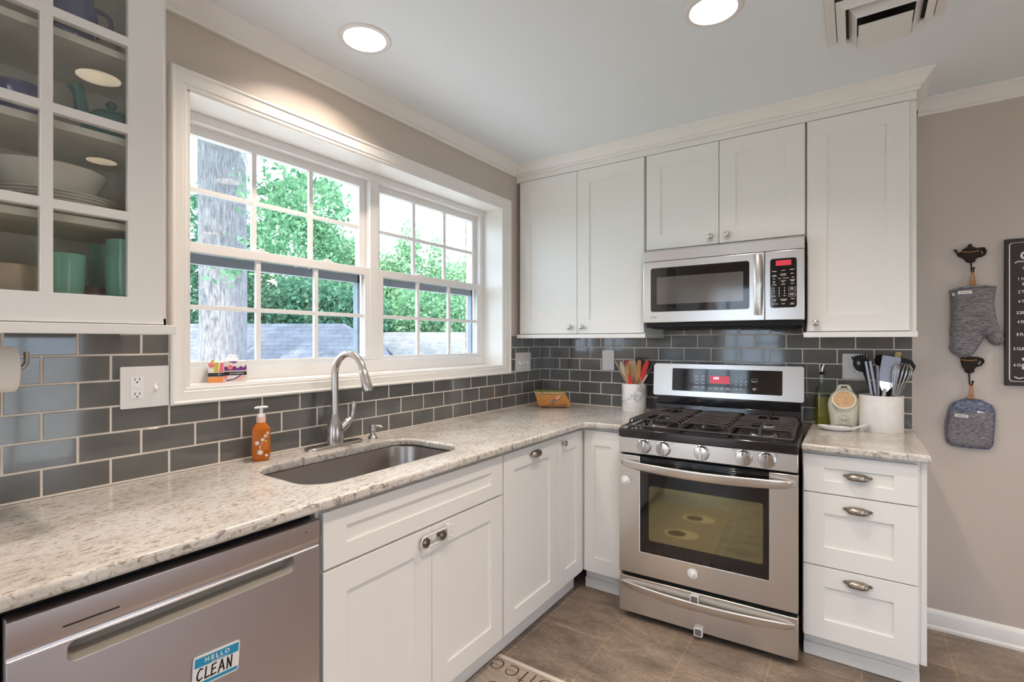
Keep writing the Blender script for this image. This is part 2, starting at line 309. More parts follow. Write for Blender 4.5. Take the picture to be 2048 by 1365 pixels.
def settag(o, label, cat, group=None):
    o['label'] = label; o['category'] = cat
    if group: o['group'] = group
def thing(name, label, cat, loc=(0, 0, 0), rot=0., group=None):
    o = bpy.data.objects.new(name, None); o.empty_display_size = .05; COL.objects.link(o); o.location = loc; o.rotation_euler = (0, 0, rot)
    settag(o, label, cat, group); ORG[o.name] = Vector(loc); return o
def group_root(name):
    o = bpy.data.objects.new(name, None); COL.objects.link(o); o['kind'] = 'structure'; ORG[o.name] = Vector((0, 0, 0)); return o
def dup(root, loc, label=None):
    r = root.copy(); COL.objects.link(r); r.location = loc
    if label: r['label'] = label
    for ch in list(root.children):
        c = ch.copy(); COL.objects.link(c); c.parent = r
        for g in ch.children: d = g.copy(); COL.objects.link(d); d.parent = c
    return r
def rrect(u0, u1, v0, v1, r, n=5):
    P = []
    for cx, cy, a0 in ((u1-r, v1-r, 0), (u0+r, v1-r, 90), (u0+r, v0+r, 180), (u1-r, v0+r, 270)):
        P += [(cx+r*math.cos(R(a0+90*i/n)), cy+r*math.sin(R(a0+90*i/n))) for i in range(n+1)]
    return P
def circ(cx, cy, r, n=32): return [(cx+r*math.cos(2*PI*i/n), cy+r*math.sin(2*PI*i/n)) for i in range(n)]
def spline(pts, n=8):                            # catmull-rom through points
    P = [Vector(p) for p in pts]; out = []
    for i in range(len(P)-1):
        a, b, c, d = P[max(i-1, 0)], P[i], P[i+1], P[min(i+2, len(P)-1)]
        for k in range(n):
            t = k/n; out.append(.5*((2*b)+(c-a)*t+(2*a-5*b+4*c-d)*t*t+(3*b-a-3*c+d)*t**3))
    out.append(P[-1]); return [tuple(p) for p in out]

# ------------------------------------------------------------------ room shell
MB().box(-.02, 4.1, -5.4, .02, -.06, 0).build('floor', M['floor'], kind='structure', smooth=0)
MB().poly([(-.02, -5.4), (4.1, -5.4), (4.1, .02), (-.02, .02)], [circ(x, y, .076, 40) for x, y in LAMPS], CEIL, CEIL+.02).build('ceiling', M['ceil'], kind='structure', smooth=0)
OY0, OY1, OZ0, OZ1 = -2.284, -.493, 1.185, 2.165          # window opening
m = MB('L'); m.poly([(-5.4, 0), (.02, 0), (.02, CEIL), (-5.4, CEIL)], [[(OY0, OZ0), (OY1, OZ0), (OY1, OZ1), (OY0, OZ1)]], -.17, 0)
m.mi = 1; m.poly([(-7, -1.5), (.3, -1.5), (.3, 3.2), (-7, 3.2)], [[(OY0-.01, OZ0), (OY1-.012, OZ0), (OY1-.012, OZ1), (OY0-.01, OZ1)]], -.285, -.171)
m.build('wall_left', [M['wall'], M['brick']], kind='structure', smooth=0)
MB('B').box(-.17, 4.1, 0, CEIL, -.12, 0).build('wall_back', M['wall'], kind='structure', smooth=0)
MB().poly([(-5.4, 0), (.02, 0), (.02, CEIL), (-5.4, CEIL)], [[(-4.3, .9), (-1.5, .9), (-1.5, 2.15), (-4.3, 2.15)]], 0, .12)
m = MB(lambda u, v, w: (4.0+w, u, v)); m.poly([(-5.4, 0), (.12, 0), (.12, CEIL), (-5.4, CEIL)], [[(-2.35, .06), (-1.45, .06), (-1.45, 1.74), (-2.35, 1.74)]], 0, .12)
m.build('wall_right', M['wall'], kind='structure', smooth=0)
m = MB(lambda u, v, w: (u, -5.3-w, v)); m.poly([(-.17, 0), (4.12, 0), (4.12, CEIL), (-.17, CEIL)], [[(.02, .02), (.95, .02), (.95, 2.12), (.02, 2.12)], [(2.55, .02), (3.95, .02), (3.95, 2.2), (2.55, 2.2)]], 0, .12)
m.build('wall_near', M['wall'], kind='structure', smooth=0)
def grid_unit(name, T, u0, u1, v0, v1, nu, nv):
    r = group_root(name); m = MB(T); t = .05
    m.poly([(u0, v0), (u1, v0), (u1, v1), (u0, v1)], [[(u0+t, v0+t), (u1-t, v0+t), (u1-t, v1-t), (u0+t, v1-t)]], .02, .09)
    for i in range(1, nu): x = u0+(u1-u0)*i/nu; m.box(x-.015, x+.015, v0+t, v1-t, .04, .07)
    for j in range(1, nv): y = v0+(v1-v0)*j/nv; m.box(u0+t, u1-t, y-.015, y+.015, .042, .068)
    m.build('window_frame', M['vinyl'], r); MB(T).box(u0+t, u1-t, v0+t, v1-t, .054, .058).build('window_pane', M['glass'], r, smooth=0); return r
grid_unit('window_2', lambda u, v, w: (4.0+w, u, v), -2.35, -1.45, .06, 1.74, 2, 1)
grid_unit('door_1', lambda u, v, w: (u, -5.3-w, v), .02, .95, .02, 2.12, 3, 5); grid_unit('added_fill_door', lambda u, v, w: (u, -5.3-w, v), 2.55, 3.95, .02, 2.2, 2, 1)  # the wide second unit is an unseen opening, added to let in fill daylight

# crown, baseboard
def crown_prof(h, p): # (out, z) from wall at bottom to ceiling
    return [(0, -h), (.012*p/.06, -h), (.016*p/.06, -h+.008), (.014*p/.06, -h+.014), (.022*p/.06, -h+.018), (.03*p/.06, -h+.03), (.048*p/.06, -.014), (.056*p/.06, -.010), (p, -.006), (p, 0), (0, 0)]
m = MB(); pr = crown_prof(.065, .062)
m.rings([[(x, -5.3, CEIL+z) for x, z in pr], [(x, -.36, CEIL+z) for x, z in pr]]).build('trim_1', M['trim'], kind='structure', smooth=25)
m = MB(); m.rings([[(2.06, -x, CEIL+z) for x, z in pr], [(4.0, -x, CEIL+z) for x, z in pr]]).build('trim_2', M['trim'], kind='structure', smooth=25)
pr = crown_prof(.066, .055); f0 = .337; xr = 2.032; m = MB()
m.rings([[(0.001, -(f0+x), CEIL+z) for x, z in pr], [(xr+x, -(f0+x), CEIL+z) for x, z in pr], [(xr+x, -.001, CEIL+z) for x, z in pr]])
m.box(.002, xr-.0005, -f0+.002, -.012, 2.361, 2.402).build('trim_3', M['cab'], kind='structure', smooth=25)
bp = [(0, 0), (.020, 0), (.020, .012), (.013, .018), (.013, .07), (.009, .082), (.004, .088), (0, .09)]
MB().rings([[(2.034, -x, z) for x, z in bp], [(4.0, -x, z) for x, z in bp]]).build('baseboard_back', M['trim'], kind='structure', smooth=25)

# backsplash: single bevelled glass tiles over a grout bed
def backsplash(name, T, regions, uodd, ueven, label=None):
    m = MB(T); P, Z0, ZP, g = .1525, .9155, .0763, .0020
    for (u0, u1, v0, v1) in regions:
        m.mi = 1; m.box(u0, u1, v0, v1, .0005, .0070)
        if v0 < .915: m.box(u0, u1, .9144, .9195, .007, .0125)
        m.mi = 0
        for k in range(8):
            a, b = max(v0+.001, Z0+k*ZP+g), min(v1, Z0+(k+1)*ZP-g)
            if b-a < .006: continue
            off = uodd if k % 2 else ueven; i0 = math.floor((u0-off)/P)
            for i in range(i0, i0+int((u1-u0)/P)+3):
                c, d = max(u0+.001, off+i*P+g), min(u1-.001, off+(i+1)*P-g)
                if d-c < .004: continue
                e = .0018; tl = [random.uniform(-.00035, .00035) for _ in range(3)]
                q = lambda u, v: .0082+tl[0]+tl[1]*(1 if u > (c+d)/2 else -1)+tl[2]*(1 if v > (a+b)/2 else -1)
                pts = [(c, a, .006), (d, a, .006), (d, b, .006), (c, b, .006)]+[(x, y, q(x, y)) for x, y in ((c+e, a+e), (d-e, a+e), (d-e, b-e), (c+e, b-e))]
                m.add(pts, [(4, 5, 6, 7), (0, 1, 5, 4), (1, 2, 6, 5), (2, 3, 7, 6), (3, 0, 4, 7)])
    m.build(name, [M['tile'], M['grout']], kind='structure', smooth=0)
backsplash('backsplash_back', 'B', [(.0085, 2.042, .9145, 1.3733), (.86, 1.63, 1.3733, 1.44)], .141, .064)
backsplash('backsplash_left', 'L', [(-3.6, -.0005, .9145, 1.0681), (-3.6, -2.3345, 1.0681, 1.3733), (-2.3345, -.352, 1.0681, 1.131), (-.352, -.0005, 1.0681, 1.1444), (-.414, -.0005, 1.1444, 1.3733)], -2.563, -2.487)

# ------------------------------------------------------------------ window
win = group_root('window_1')
def casing():
    y0, y1, z0, z1 = -2.335, -.418, 1.131, 2.226; t = .078     # mitred moulded casing
    prof = [(0, .004), (0, .020), (.006, .024), (.012, .024), (.018, .019), (.03, .017), (.05, .013), (.056, .013), (.060, .009), (.070, .009), (t-.002, .006), (t, .002)]
    m = MB('L'); rs = []
    for d, w in prof: rs.append([(y0+d*.69, z0+d*.72, w), (y1-d*.94, z0+d*.72, w), (y1-d*.94, z1-d*.8, w), (y0+d*.69, z1-d*.8, w)])
    m.rings(rs, True, False); m.rings([rs[0], [(p[0], p[1], .0005) for p in rs[0]]], True, False)
    m.build('casing', M['trim'], win, smooth=20)
casing()
m = MB('L'); e = .012                                             # jamb liner (a box without back)
for a in ((OY0, OY0+e, OZ0, OZ1), (OY1-e*0-.001, OY1+.004, OZ0, OZ1), (OY0, OY1, OZ1-.003, OZ1+.004)): m.box(*a, -.16, .004)
m.box(OY0, OY1, OZ0-.004, OZ0+.003, -.16, .006)
m.build('jamb', M['trim'], win, smooth=0)
m = MB('L'); yl, ym0, ym1, yr = OY0+.005, -1.402, -1.347, OY1-.001
m.box(yl, yr, OZ1-.036, OZ1-.003, -.24, -.142); m.box(yl, yr, OZ0+.003, OZ0+.06, -.235, -.144)
for a, b in ((yl, yl+.035), (ym0, ym1), (yr-.034, yr)): m.box(a, b, OZ0+.06, OZ1-.036, -.24, -.144)
m.box(yl, yr, OZ0-.01, OZ0+.03, -.30, -.236)
m.build('window_frame', M['vinyl'], win, bev=.002)
m = MB('L')
for a in ((OY0-.008, OY0), (OY1-.014, OY1-.012)): m.box(*a, OZ0, OZ1, -.275, -.24)
m.build('outer_trim', M['trim'], win, smooth=0)
def sash(y0, y1, z0, z1, w0, w1, rb, rt, rs, nm, g0):
    m = MB('L'); m.poly([(y0, z0), (y1, z0), (y1, z1), (y0, z1)], [[(y0+rs, z0+rb), (y1-rs, z0+rb), (y1-rs, z1-rt), (y0+rs, z1-rt)]], w0, w1)
    s = m.build(nm, M['vinyl'], win, bev=.002)
    gy0, gy1, gz0, gz1 = y0+rs, y1-rs, z0+rb, z1-rt; wm = (w0+w1)/2
    k = MB('L')
    for i in (1, 2): c = gy0+(gy1-gy0)*i/3; k.box(c-.0095, c+.0095, gz0, gz1, wm-.008, wm+.008)
    c = (gz0+gz1)/2; k.box(gy0, gy1, c-.0085, c+.0085, wm-.0078, wm+.0078); k.build('muntin', M['vinyl'], s, bev=.0015)
    MB('L').box(gy0, gy1, gz0, gz1, wm-.002, wm+.002).build('window_pane', M['glass'], s, smooth=0)
    return s
for y0, y1 in ((yl+.03, ym0+.004), (ym1-.004, yr-.028)):
    s = sash(y0+.006, y1-.006, 1.668, OZ1-.034, -.215, -.180, .03, .036, .034, 'upper_sash', 0)
    l = sash(y0, y1, 1.247, 1.695, -.178, -.146, .016, .036, .034, 'lower_sash', 0)
    k = MB('L')
    for q in (.36, .72):                                          # sash locks on the meeting rail
        c = y0+(y1-y0)*q; k.box(c-.028, c+.028, 1.695, 1.7, -.172, -.150); k.lathe([(.012, 0), (.012, .006), (.004, .01)], (c, 1.7, -.161), 12, 'y')
    k.build('sash_lock', M['vinyl'], l, bev=.001)
    t = MB('L'); t.box(y0+.036, y1-.036, 1.622, 1.659, -.214, -.183); t.box(y1-.05, y1-.036, 1.262, 1.66, -.214, -.183); t.build('window_track', M['gasket'], win, smooth=0)

# ------------------------------------------------------------------ cabinets
def shaker(m, u0, u1, v0, v1, w, t=.02, st=.078, rl=.078, rec=.007):
    m.poly([(u0, v0), (u1, v0), (u1, v1), (u0, v1)], [[(u0+st, v0+rl), (u1-st, v0+rl), (u1-st, v1-rl), (u0+st, v1-rl)]], w-t, w)
    m.box(u0+st-.004, u1-st+.004, v0+rl-.004, v1-rl+.004, w-t+.002, w-rec)
def knob(T, u, v, w, parent, mt, r=.0145):
    MB(T).lathe([(.009, 0), (.009, .003), (.0055, .006), (.0055, .013), (r*.8, .016), (r, .020), (r*.9, .025), (r*.5, .0285), (.001, .0295)], (0, 0, 0), 20, 'z')
    m = MB(T); m.lathe([(.009, 0), (.009, .003), (.0055, .006), (.0055, .013), (r*.8, .016), (r, .020), (r*.9, .025), (r*.5, .0285), (.001, .0295)], (u, v, w), 20); m.build('knob', mt, parent)
def pull(T, u, v, w, parent, mt):
    m = MB(T); n, k = 18, 8; rs = []
    for i in range(n+1):
        s = -1+2*i/n; prof = (1-abs(s)**3.2); hw = .040
        ring = [(u+s*hw, v+.012*prof**.4-.001, w)]
        for j in range(k+1): a = PI/2*(1-j/k*1.35); ring.append((u+s*hw, v-.004+.018*prof**.5*math.sin(a), w+.003+.024*prof**.6*math.cos(a*.98)))
        ring.append((u+s*hw, v-.0105*prof**.4-.002, w)); rs.append(ring)
    m.rings(rs)
    for sg in (-1, 1): m.poly([(u+sg*.036, v-.007), (u+sg*.046, v-.005), (u+sg*.050, v), (u+sg*.046, v+.005), (u+sg*.036, v+.007)][::sg], [], w, w+.003); m.ball((u+sg*.046, v, w+.004), .0035, 10, 6)
    m.build('cup_pull', mt, parent, smooth=60)
def carcass(T, u0, u1, v0, v1, w0, w1, parent, name='body'): return MB(T).box(u0, u1, v0, v1, w0, w1).build(name, M['cab'], parent, bev=.0008)
# upper cabinets on the range wall
def upper(label, u0, u1, v0, v1, doors, knobs, rail):
    t = thing('wall_cabinet', label, 'cabinet', ((u0+u1)/2, -.17, v0))
    carcass('B', u0, u1, v0, v1, .009, .313, t)
    for (a, b), (ku, kv) in zip(doors, knobs):
        m = MB('B'); shaker(m, a, b, v0+.004, 2.358, .335); d = m.build('door', M['cab'], t, bev=.0012)
        knob('B', ku, kv, .335, d, M['nickel'])
    if rail:
        m = MB('B'); a, b = rail; m.box(a, b, v0-.024, v0-.0005, .318, .346)
        if a > .1: m.box(a, a+.018, v0-.024, v0-.0005, .012, .318)
        m.box(b-.018, b, v0-.024, v0-.0005, .012, .318); m.build('light_rail', M['cab'], t, bev=.0015)
    return t
upper('white shaker wall cabinet in the corner beside the window, two tall doors', .014, .855, 1.379, 2.36, [(.031, .4385), (.4415, .852)], [(.398, 1.42), (.477, 1.42)], (.012, .862))
upper('short white two-door wall cabinet directly above the microwave', .8595, 1.6255, 1.832, 2.36, [(.8655, 1.2425), (1.2455, 1.6225)], [(1.206, 1.874), (1.286, 1.875)], None)
upper('tall single-door white wall cabinet right of the microwave', 1.628, 2.032, 1.379, 2.36, [(1.633, 2.007)], [(1.668, 1.42)], (1.618, 2.034))
# glass-door cabinet on the window wall
gc = thing('glass_door_cabinet', 'white wall cabinet with glazed grid door and dishes inside, left of window', 'cabinet', (.17, -2.7, 1.379))
u0, u1 = -2.945, -2.462; m = MB('L')
m.box(u0, u0+.016, 1.379, 2.36, .009, .313); m.box(u1-.016, u1, 1.379, 2.36, .009, .313); m.box(u0, u1, 2.344, 2.36, .009, .313); m.box(u0, u1, 1.379, 1.397, .009, .313); m.box(u0, u1, 1.379, 2.36, .009, .014)
m.mi = 1; m.box(u0+.0162, u1-.0162, 1.397, 2.344, .0142, .016); m.box(u0+.0162, u0+.0172, 1.397, 2.344, .016, .312); m.box(u1-.0172, u1-.0162, 1.397, 2.344, .016, .312)
m.build('body', [M['cab'], M['cabin']], gc, bev=0)
SH = (1.635, 1.85, 2.065)
for z in SH: MB('L').box(u0+.018, u1-.018, z-.018, z, .018, .29).build('shelf', M['cabin'], gc, bev=.001)
du0, du1, dv0, dv1, st = -2.932, -2.475, 1.381, 2.358, .077; panes = []
cw = (du1-du0-2*st-.022)/2; zz = [1.447, 1.6355, 1.657, 1.8505, 1.872, 2.066, 2.088, 2.281]
for i in range(2):
    a = du0+st+i*(cw+.022)
    for j in range(4): panes.append([(a, zz[2*j]), (a+cw, zz[2*j]), (a+cw, zz[2*j+1]), (a, zz[2*j+1])])
m = MB('L'); m.poly([(du0, dv0), (du1, dv0), (du1, dv1), (du0, dv1)], panes, .315, .335); dr = m.build('door', M['cab'], gc, bev=.0012)
MB('L').box(du0+st-.01, du1-st+.01, 1.44, 2.29, .319, .322).build('glass_pane', M['cabglass'], dr, smooth=0)
m = MB('L'); m.box(u0, u1+.012, 1.355, 1.3785, .318, .346); m.box(u1-.006, u1+.012, 1.355, 1.3785, .012, .318); m.build('light_rail', M['cab'], gc, bev=.0015)
# crown of that cabinet
m = MB(); pr2 = crown_prof(.066, .05); m.rings([[(f0+x, -5.3, CEIL+z) for x, z in pr2], [(f0+x, u1+x, CEIL+z) for x, z in pr2], [(.06, u1+x, CEIL+z) for x, z in pr2]])
m.box(.01, f0-.004, -3.4, u1-.004, 2.361, 2.40).build('trim_4', M['cab'], kind='structure', smooth=25)

# base cabinets, window wall
TKZ = .112
def base_cab(label, T, u0, u1, name='base_cabinet', wf=.60):
    c = TF[T]((u0+u1)/2, 0, .3); t = thing(name, label, 'cabinet', c)
    carcass(T, u0, u1, TKZ, .883, .012, wf, t); m = MB(T); m.box(u0, u1, 0.001, TKZ, .5, .545); m.box(u0, u1, .001, .055, .545, .557)
    m.build('toe_kick', M['cab'], t, bev=.003); return t
sb = base_cab('white sink base cabinet with false drawer front and two doors under the sink', 'L', -2.214, -1.357)
for ch in list(sb.children):
    if ch.name.startswith('body'): bpy.data.objects.remove(ch)
m = MB('L'); m.box(-2.214, -2.196, TKZ, .883, .012, .60); m.box(-1.375, -1.357, TKZ, .883, .012, .60); m.box(-2.196, -1.375, TKZ, .13, .012, .60); m.box(-2.196, -1.375, TKZ, .883, .580, .60); m.box(-2.196, -1.375, TKZ, .883, .012, .02); m.build('body', M['cab'], sb, bev=.0008)
m = MB('L'); shaker(m, -2.203, -1.362, .711, .868, .622, rl=.054); m.build('false_drawer_front', M['cab'], sb, bev=.0012)
m = MB('L'); shaker(m, -2.203, -1.7795, .118, .704, .622); d1 = m.build('door', M['cab'], sb, bev=.0012); knob('L', -1.827, .668, .622, d1, M['bronze'], .017)
m = MB('L'); shaker(m, -1.7765, -1.362, .118, .704, .622); d2 = m.build('door', M['cab'], sb, bev=.0012); knob('L', -1.746, .668, .622, d2, M['bronze'], .017)
tb = base_cab('white pull-out base cabinet with one cup pull, right of the sink doors', 'L', -1.3565, -.8935)
m = MB('L'); shaker(m, -1.351, -.8965, .118, .868, .622); d1 = m.build('door', M['cab'], tb, bev=.0012); pull('L', -1.108, .833, .622, d1, M['pewter'])
nb = base_cab('narrow white base cabinet with a small knob, beside the inside corner', 'L', -.893, -.602)
m = MB('L'); shaker(m, -.8905, -.63, .118, .868, .622, st=.07); d1 = m.build('door', M['cab'], nb, bev=.0012); knob('L', -.853, .833, .622, d1, M['nickel'])
cb_ = base_cab('white corner base cabinet with a slim panelled front left of the range', 'B', .602, .838)
m = MB('B'); shaker(m, .628, .836, .122, .868, .622, st=.06); m.build('door', M['cab'], cb_, bev=.0012)
for o in cb_.children:
    if o.name.startswith('toe'): o.scale.x = 1
# drawer stack right of range
ds = base_cab('white three-drawer base cabinet with cup pulls right of the range', 'B', 1.633, 2.022)
MB('B').box(2.022, 2.04, .112, .883, .012, .602).build('side_panel', M['cab'], ds, bev=.001)
for i, (a, b, rl, ku) in enumerate(((.715, .871, .052, .797), (.4145, .711, .08, .664), (.1165, .4105, .08, .371))):
    m = MB('B'); shaker(m, 1.638, 2.013, a, b, .622, st=.074, rl=rl); d = m.build('drawer', M['cab'], ds, bev=.0012); pull('B', 1.825, ku, .622, d, M['pewter'])

# ------------------------------------------------------------------ counters and sink
def counter(name, label, outer, holes, mt, w0=.884, w1=.9142):
    m = MB(); m.poly(outer, holes, w0, w1); o = m.build(name, mt, tag=(label, 'countertop'), bev=.009, segs=4, smooth=60, loc=(0, 0, 0)); return o
cr = .055
inner = [(.648+cr-cr*math.cos(R(a)), -.648-cr+cr*math.sin(R(a))) for a in (0, 18, 36, 54, 72, 90)]
SX0, SX1, SY0, SY1 = .165, .528, -2.165, -1.487
sink_hole = rrect(SX0, SX1, SY0, SY1, .10, 8)
counter('granite_countertop', 'L-shaped cream granite countertop under the window with the sink cutout', [(.0095, -.0095), (.0095, -3.6), (.648, -3.6)]+inner+[(.8425, -.648), (.8425, -.0095)], [sink_hole], M['granL'])
counter('granite_countertop', 'short pale granite countertop on the drawer cabinet right of the range', [(1.6315, -.0095), (1.6315, -.648), (2.05, -.648), (2.05, -.0095)], [], M['granR'])
sk = thing('sink', 'undermount stainless single-bowl sink set in the granite counter', 'sink', (.346, -1.826, .66))
m = MB(); rs = []
for d, z in ((-.02, .882), (-.006, .882), (-.004, .878), (-.001, .70), (.012, .672), (.05, .664)):
    rs.append([(x, y, z) for x, y in rrect(SX0+d, SX1-d, SY0+d, SY1-d, max(.10-d, .03), 8)])
m.rings(rs, True, False); m.add([(p[0], p[1], .664) for p in rrect(SX0+.05, SX1-.05, SY0+.05, SY1-.05, .05, 8)], [tuple(range(36))]); b_ = m.build('bowl', M['sinksteel'], sk, smooth=60)
MB().lathe([(.055, 0), (.055, .003), (.04, .003), (.034, -.0005), (.001, -.0005)], (.346, -1.82, .6645), 28).build('drain', M['chrome'], sk)
# faucet
fa = thing('faucet', 'brushed nickel gooseneck faucet with side lever on a long deck plate', 'faucet', (.083, -1.772, .9142))
m = MB(); pl = [(x, y) for x, y in rrect(.083-.031, .083+.031, -1.772-.13, -1.772+.13, .030, 8)]
m.rings([[(x, y, .9145) for x, y in pl], [(x, y, .9215) for x, y in pl], [(.083+(x-.083)*.9, -1.772+(y+1.772)*.977, .925) for x, y in pl]]); m.build('deck_plate', M['nickel'], fa, smooth=50)
m = MB(); m.lathe([(.034, 0), (.0345, .006), (.0345, .03), (.0335, .05), (.030, .072), (.0235, .093), (.0185, .108), (.0160, .12)], (.083, -1.772, .924), 28); m.build('body', M['nickel'], fa)
arc = [(.083, -1.772, z) for z in (1.02, 1.07, 1.13, 1.18)]+[(.083+.074*(1-math.cos(R(a))), -1.772+.012*(1-math.cos(R(a))), 1.20+.088*math.sin(R(a))) for a in range(0, 166, 11)]
m = MB(); m.tube(arc, .0145, 18); m.build('spout', M['nickel'], fa)
e1 = Vector(arc[-1]); dr_ = (Vector(arc[-1])-Vector(arc[-2])).normalized(); m = MB()
m.tube([tuple(e1+dr_*t) for t in (0, .003, .02, .05, .075, .083)], [.0148, .0165, .017, .0195, .0215, .020], 20); hd = m.build('spray_head', M['nickel'], fa, label='flared pull-down spray head')
m = MB(); m.tube([(.085, -1.765, .965), (.089, -1.745, .985), (.094, -1.722, 1.005)], [.021, .0205, .019], 18); m.build('lever_hub', M['nickel'], fa)
m = MB(); m.tube(spline([(.095, -1.722, 1.006), (.099, -1.708, 1.018), (.102, -1.70, 1.04), (.104, -1.698, 1.065), (.106, -1.694, 1.088)], 4), [.018, .017, .0155, .0135, .0115, .010, .009, .0082, .008, .008, .008, .0082, .0085, .009, .0092, .009, .006], 14); m.build('lever', M['nickel'], fa)
sd = thing('soap_dispenser', 'small nickel deck soap dispenser right of the faucet', 'soap dispenser', (.088, -1.583, .9142))
m = MB(); m.lathe([(.021, 0), (.021, .004), (.017, .010), (.011, .018), (.0105, .026), (.014, .029), (.0145, .044), (.0135, .05), (.0145, .056), (.013, .062), (.001, .063)], (.088, -1.583, .9143), 24); m.build('body', M['nickel'], sd)
m = MB(); m.tube([(.09, -1.58, .968), (.112, -1.566, .968), (.122, -1.56, .964)], [.007, .006, .005], 12); m.build('nozzle', M['nickel'], sd)

# ------------------------------------------------------------------ dishwasher
dw = thing('dishwasher', 'stainless dishwasher with pocket handle left of the sink cabinet', 'dishwasher', (.3, -2.52, 0))
a, b, wf = -2.822, -2.219, .628
m = MB('L'); m.box(a, b, .10, .883, .02, .583); m.box(a+.01, b-.01, .002, .10, .05, .53); m.build('body', M['blkmat'], dw)
m = MB('L'); wq = .606
m.rings([[(u, v, w) for v, w in ((.858, .59), (.8605, wf-.005), (.857, wf), (.810, wf), (.806, wf-.0015), (.799, wf-.0055), (.793, wf-.006), (.789, wf-.0045), (.7872, wf-.001), (.787, .59))] for u in (a, b)])
pk0, pk1, pz0, pz1 = -2.742, -2.291, .748, .7855
m.poly([(a, .112), (b, .112), (b, .7872), (a, .7872)], [rrect(pk0, pk1, pz0, pz1, .012, 4)], .594, wf); m.box(a, b, .112, .7872, .5855, .593)
m.build('door', M['dwsteel'], dw, bev=.0025, segs=3, smooth=50)
m = MB('L'); rs = [[(u, v, w) for u, v in rrect(pk0+d, pk1-d, pz0+e, pz1-.0005, .011, 4)] for d, e, w in ((-.0005, -.0005, wf-.0005), (.003, .007, wf-.010), (.005, .011, wf-.032))]; m.rings(rs, True, False); m.add(rs[-1], [tuple(range(len(rs[-1])))]); m.build('handle_pocket', mat('pocket_plastic', (.30, .27, .23), .35), dw)
m = MB('L'); m.poly(rrect(-2.749, -2.663, .8165, .8195, .0014, 3), [], wf, wf+.0006); m.build('vent_slot', M['dark'], dw); MB('L').poly(circ(-2.259, .836, .002, 10), [], wf, wf+.0006).build('indicator_light', M['dark'], dw)
mg = thing('magnet', 'rectangular blue and white name-badge magnet reading CLEAN on the dishwasher', 'magnet', (.63, -2.484, .58))
rx = R(-3.5); cu_, cv_ = -2.4845, .612
TM = lambda u, v, w: (w, cu_+u*math.cos(rx)-v*math.sin(rx), cv_+u*math.sin(rx)+v*math.cos(rx))
m = MB(TM); m.poly(rrect(-.05, .05, -.034, .034, .006), [], wf+.0008, wf+.005); m.build('card', M['white'], mg, bev=.0008)
m = MB(TM); m.box(-.047, .047, .0095, .0295, wf+.005, wf+.0054); m.box(-.047, .047, -.0305, -.0235, wf+.005, wf+.0054); m.build('blue_band', M['cyan'], mg, smooth=0)
m = MB(TM); m.text('H E L L O', 0, .0168, wf+.0056, .0128, 'CENTER', .0002, bold=.0004); m.text('the dishes are', .004, .0108, wf+.0056, .0056, 'CENTER', .0002); m.build('lettering', M['print'], mg, smooth=0)
m = MB(TM); S = [[(.006, .0095), (.002, .0105), (-.0015, .006), (-.003, -.002), (-.002, -.008), (.0015, -.010), (.006, -.007)], [(.0, .010), (-.001, -.010), (.007, -.009)], [(.007, .010), (.0, .009), (-.001, -.010), (.007, -.009)], [(.0, .0), (.006, .001)], [(-.003, -.011), (.003, .011), (.008, -.010)], [(-.001, -.003), (.006, -.002)], [(.0, -.011), (.0, .010), (.007, -.010), (.008, .012)]]
for s_, o_ in zip(S, (-.037, -.0225, -.0095, -.0095, .0075, .0075, .0235)): m.stroke([(o_+p*1.15, -.007+q*1.15) for p, q in s_], .0032, wf+.005, wf+.0056)
m.build('handwriting', M['ink'], mg, smooth=0)
MB('L').box(-2.86, -2.826, .002, .883, .012, .60).build('filler_panel', M['cab'], tag=('white cabinet filler strip at the left end of the dishwasher', 'panel'), loc=(.3, -2.84, .44))

# ------------------------------------------------------------------ range (slightly skewed in its slot)
RX0, RX1 = .869, 1.626; RC = (RX0+RX1)/2
rg = thing('gas_range', 'stainless gas range with black cooktop and five knobs', 'range', (RC, -.715, 0), R(2.2))
m = MB('B'); m.box(RX0+.004, RX1-.004, .045, .876, .045, .672); m.box(RX0+.02, RX1-.02, .003, .045, .12, .66); m.build('body', M['blkmat'], rg, bev=.001)
m = MB('B')                                                         # cooktop tray with raised rim
m.poly(rrect(RX0, RX1, .0, .0, 0) if 0 else [(RX0, .876), (RX1, .876), (RX1, .9165), (RX0, .9165)], [], .715, .7255)
m.box(RX0, RX1, .876, .9165, .11, .7155); ct = m.build('cooktop', M['blk'], rg, bev=.005, segs=3)
m = MB('B'); m.box(RX0, RX1, .800, .8755, .672, .7165); m.build('control_panel', M['steel'], rg, bev=.003)
def rknob(u):
    m = MB('B'); v, w = .8395, .7166
    m.lathe([(.034, 0), (.034, .004), (.031, .006), (.0305, .022), (.029, .026), (.001, .027)], (u, v, w), 32); m.poly(rrect(u-.0045, u+.0045, v-.029, v+.029, .003, 3), [], w+.024, w+.036)
    k = m.build('knob', M['chrome'], rg, bev=.0015); MB('B').box(u-.0012, u+.0012, v+.016, v+.026, w+.0362, w+.0367).build('pointer_mark', M['blkmat'], k, smooth=0)
for u in (.992, 1.083, 1.252, 1.424, 1.512): rknob(u)
for u, lb in ((.96, 'LF'), (1.117, 'LR'), (1.287, 'C'), (1.385, 'RR'), (1.547, 'RF')):
    m = MB('B'); m.poly(circ(u, .860, .0042, 12), [circ(u, .860, .0034, 12)], .7166, .7169); m.text(lb, u+.012 if u < 1.3 else u, .8655, .7167, .0062, 'CENTER', .0001); m.build('burner_mark', M['pgrey'], rg, smooth=0)
m = MB('B'); m.text('LO', 1.54, .808, .7167, .006, 'LEFT', .0001); m.text('HI', 1.565, .808, .7167, .006, 'LEFT', .0001); m.build('setting_mark', M['pgrey'], rg, smooth=0)
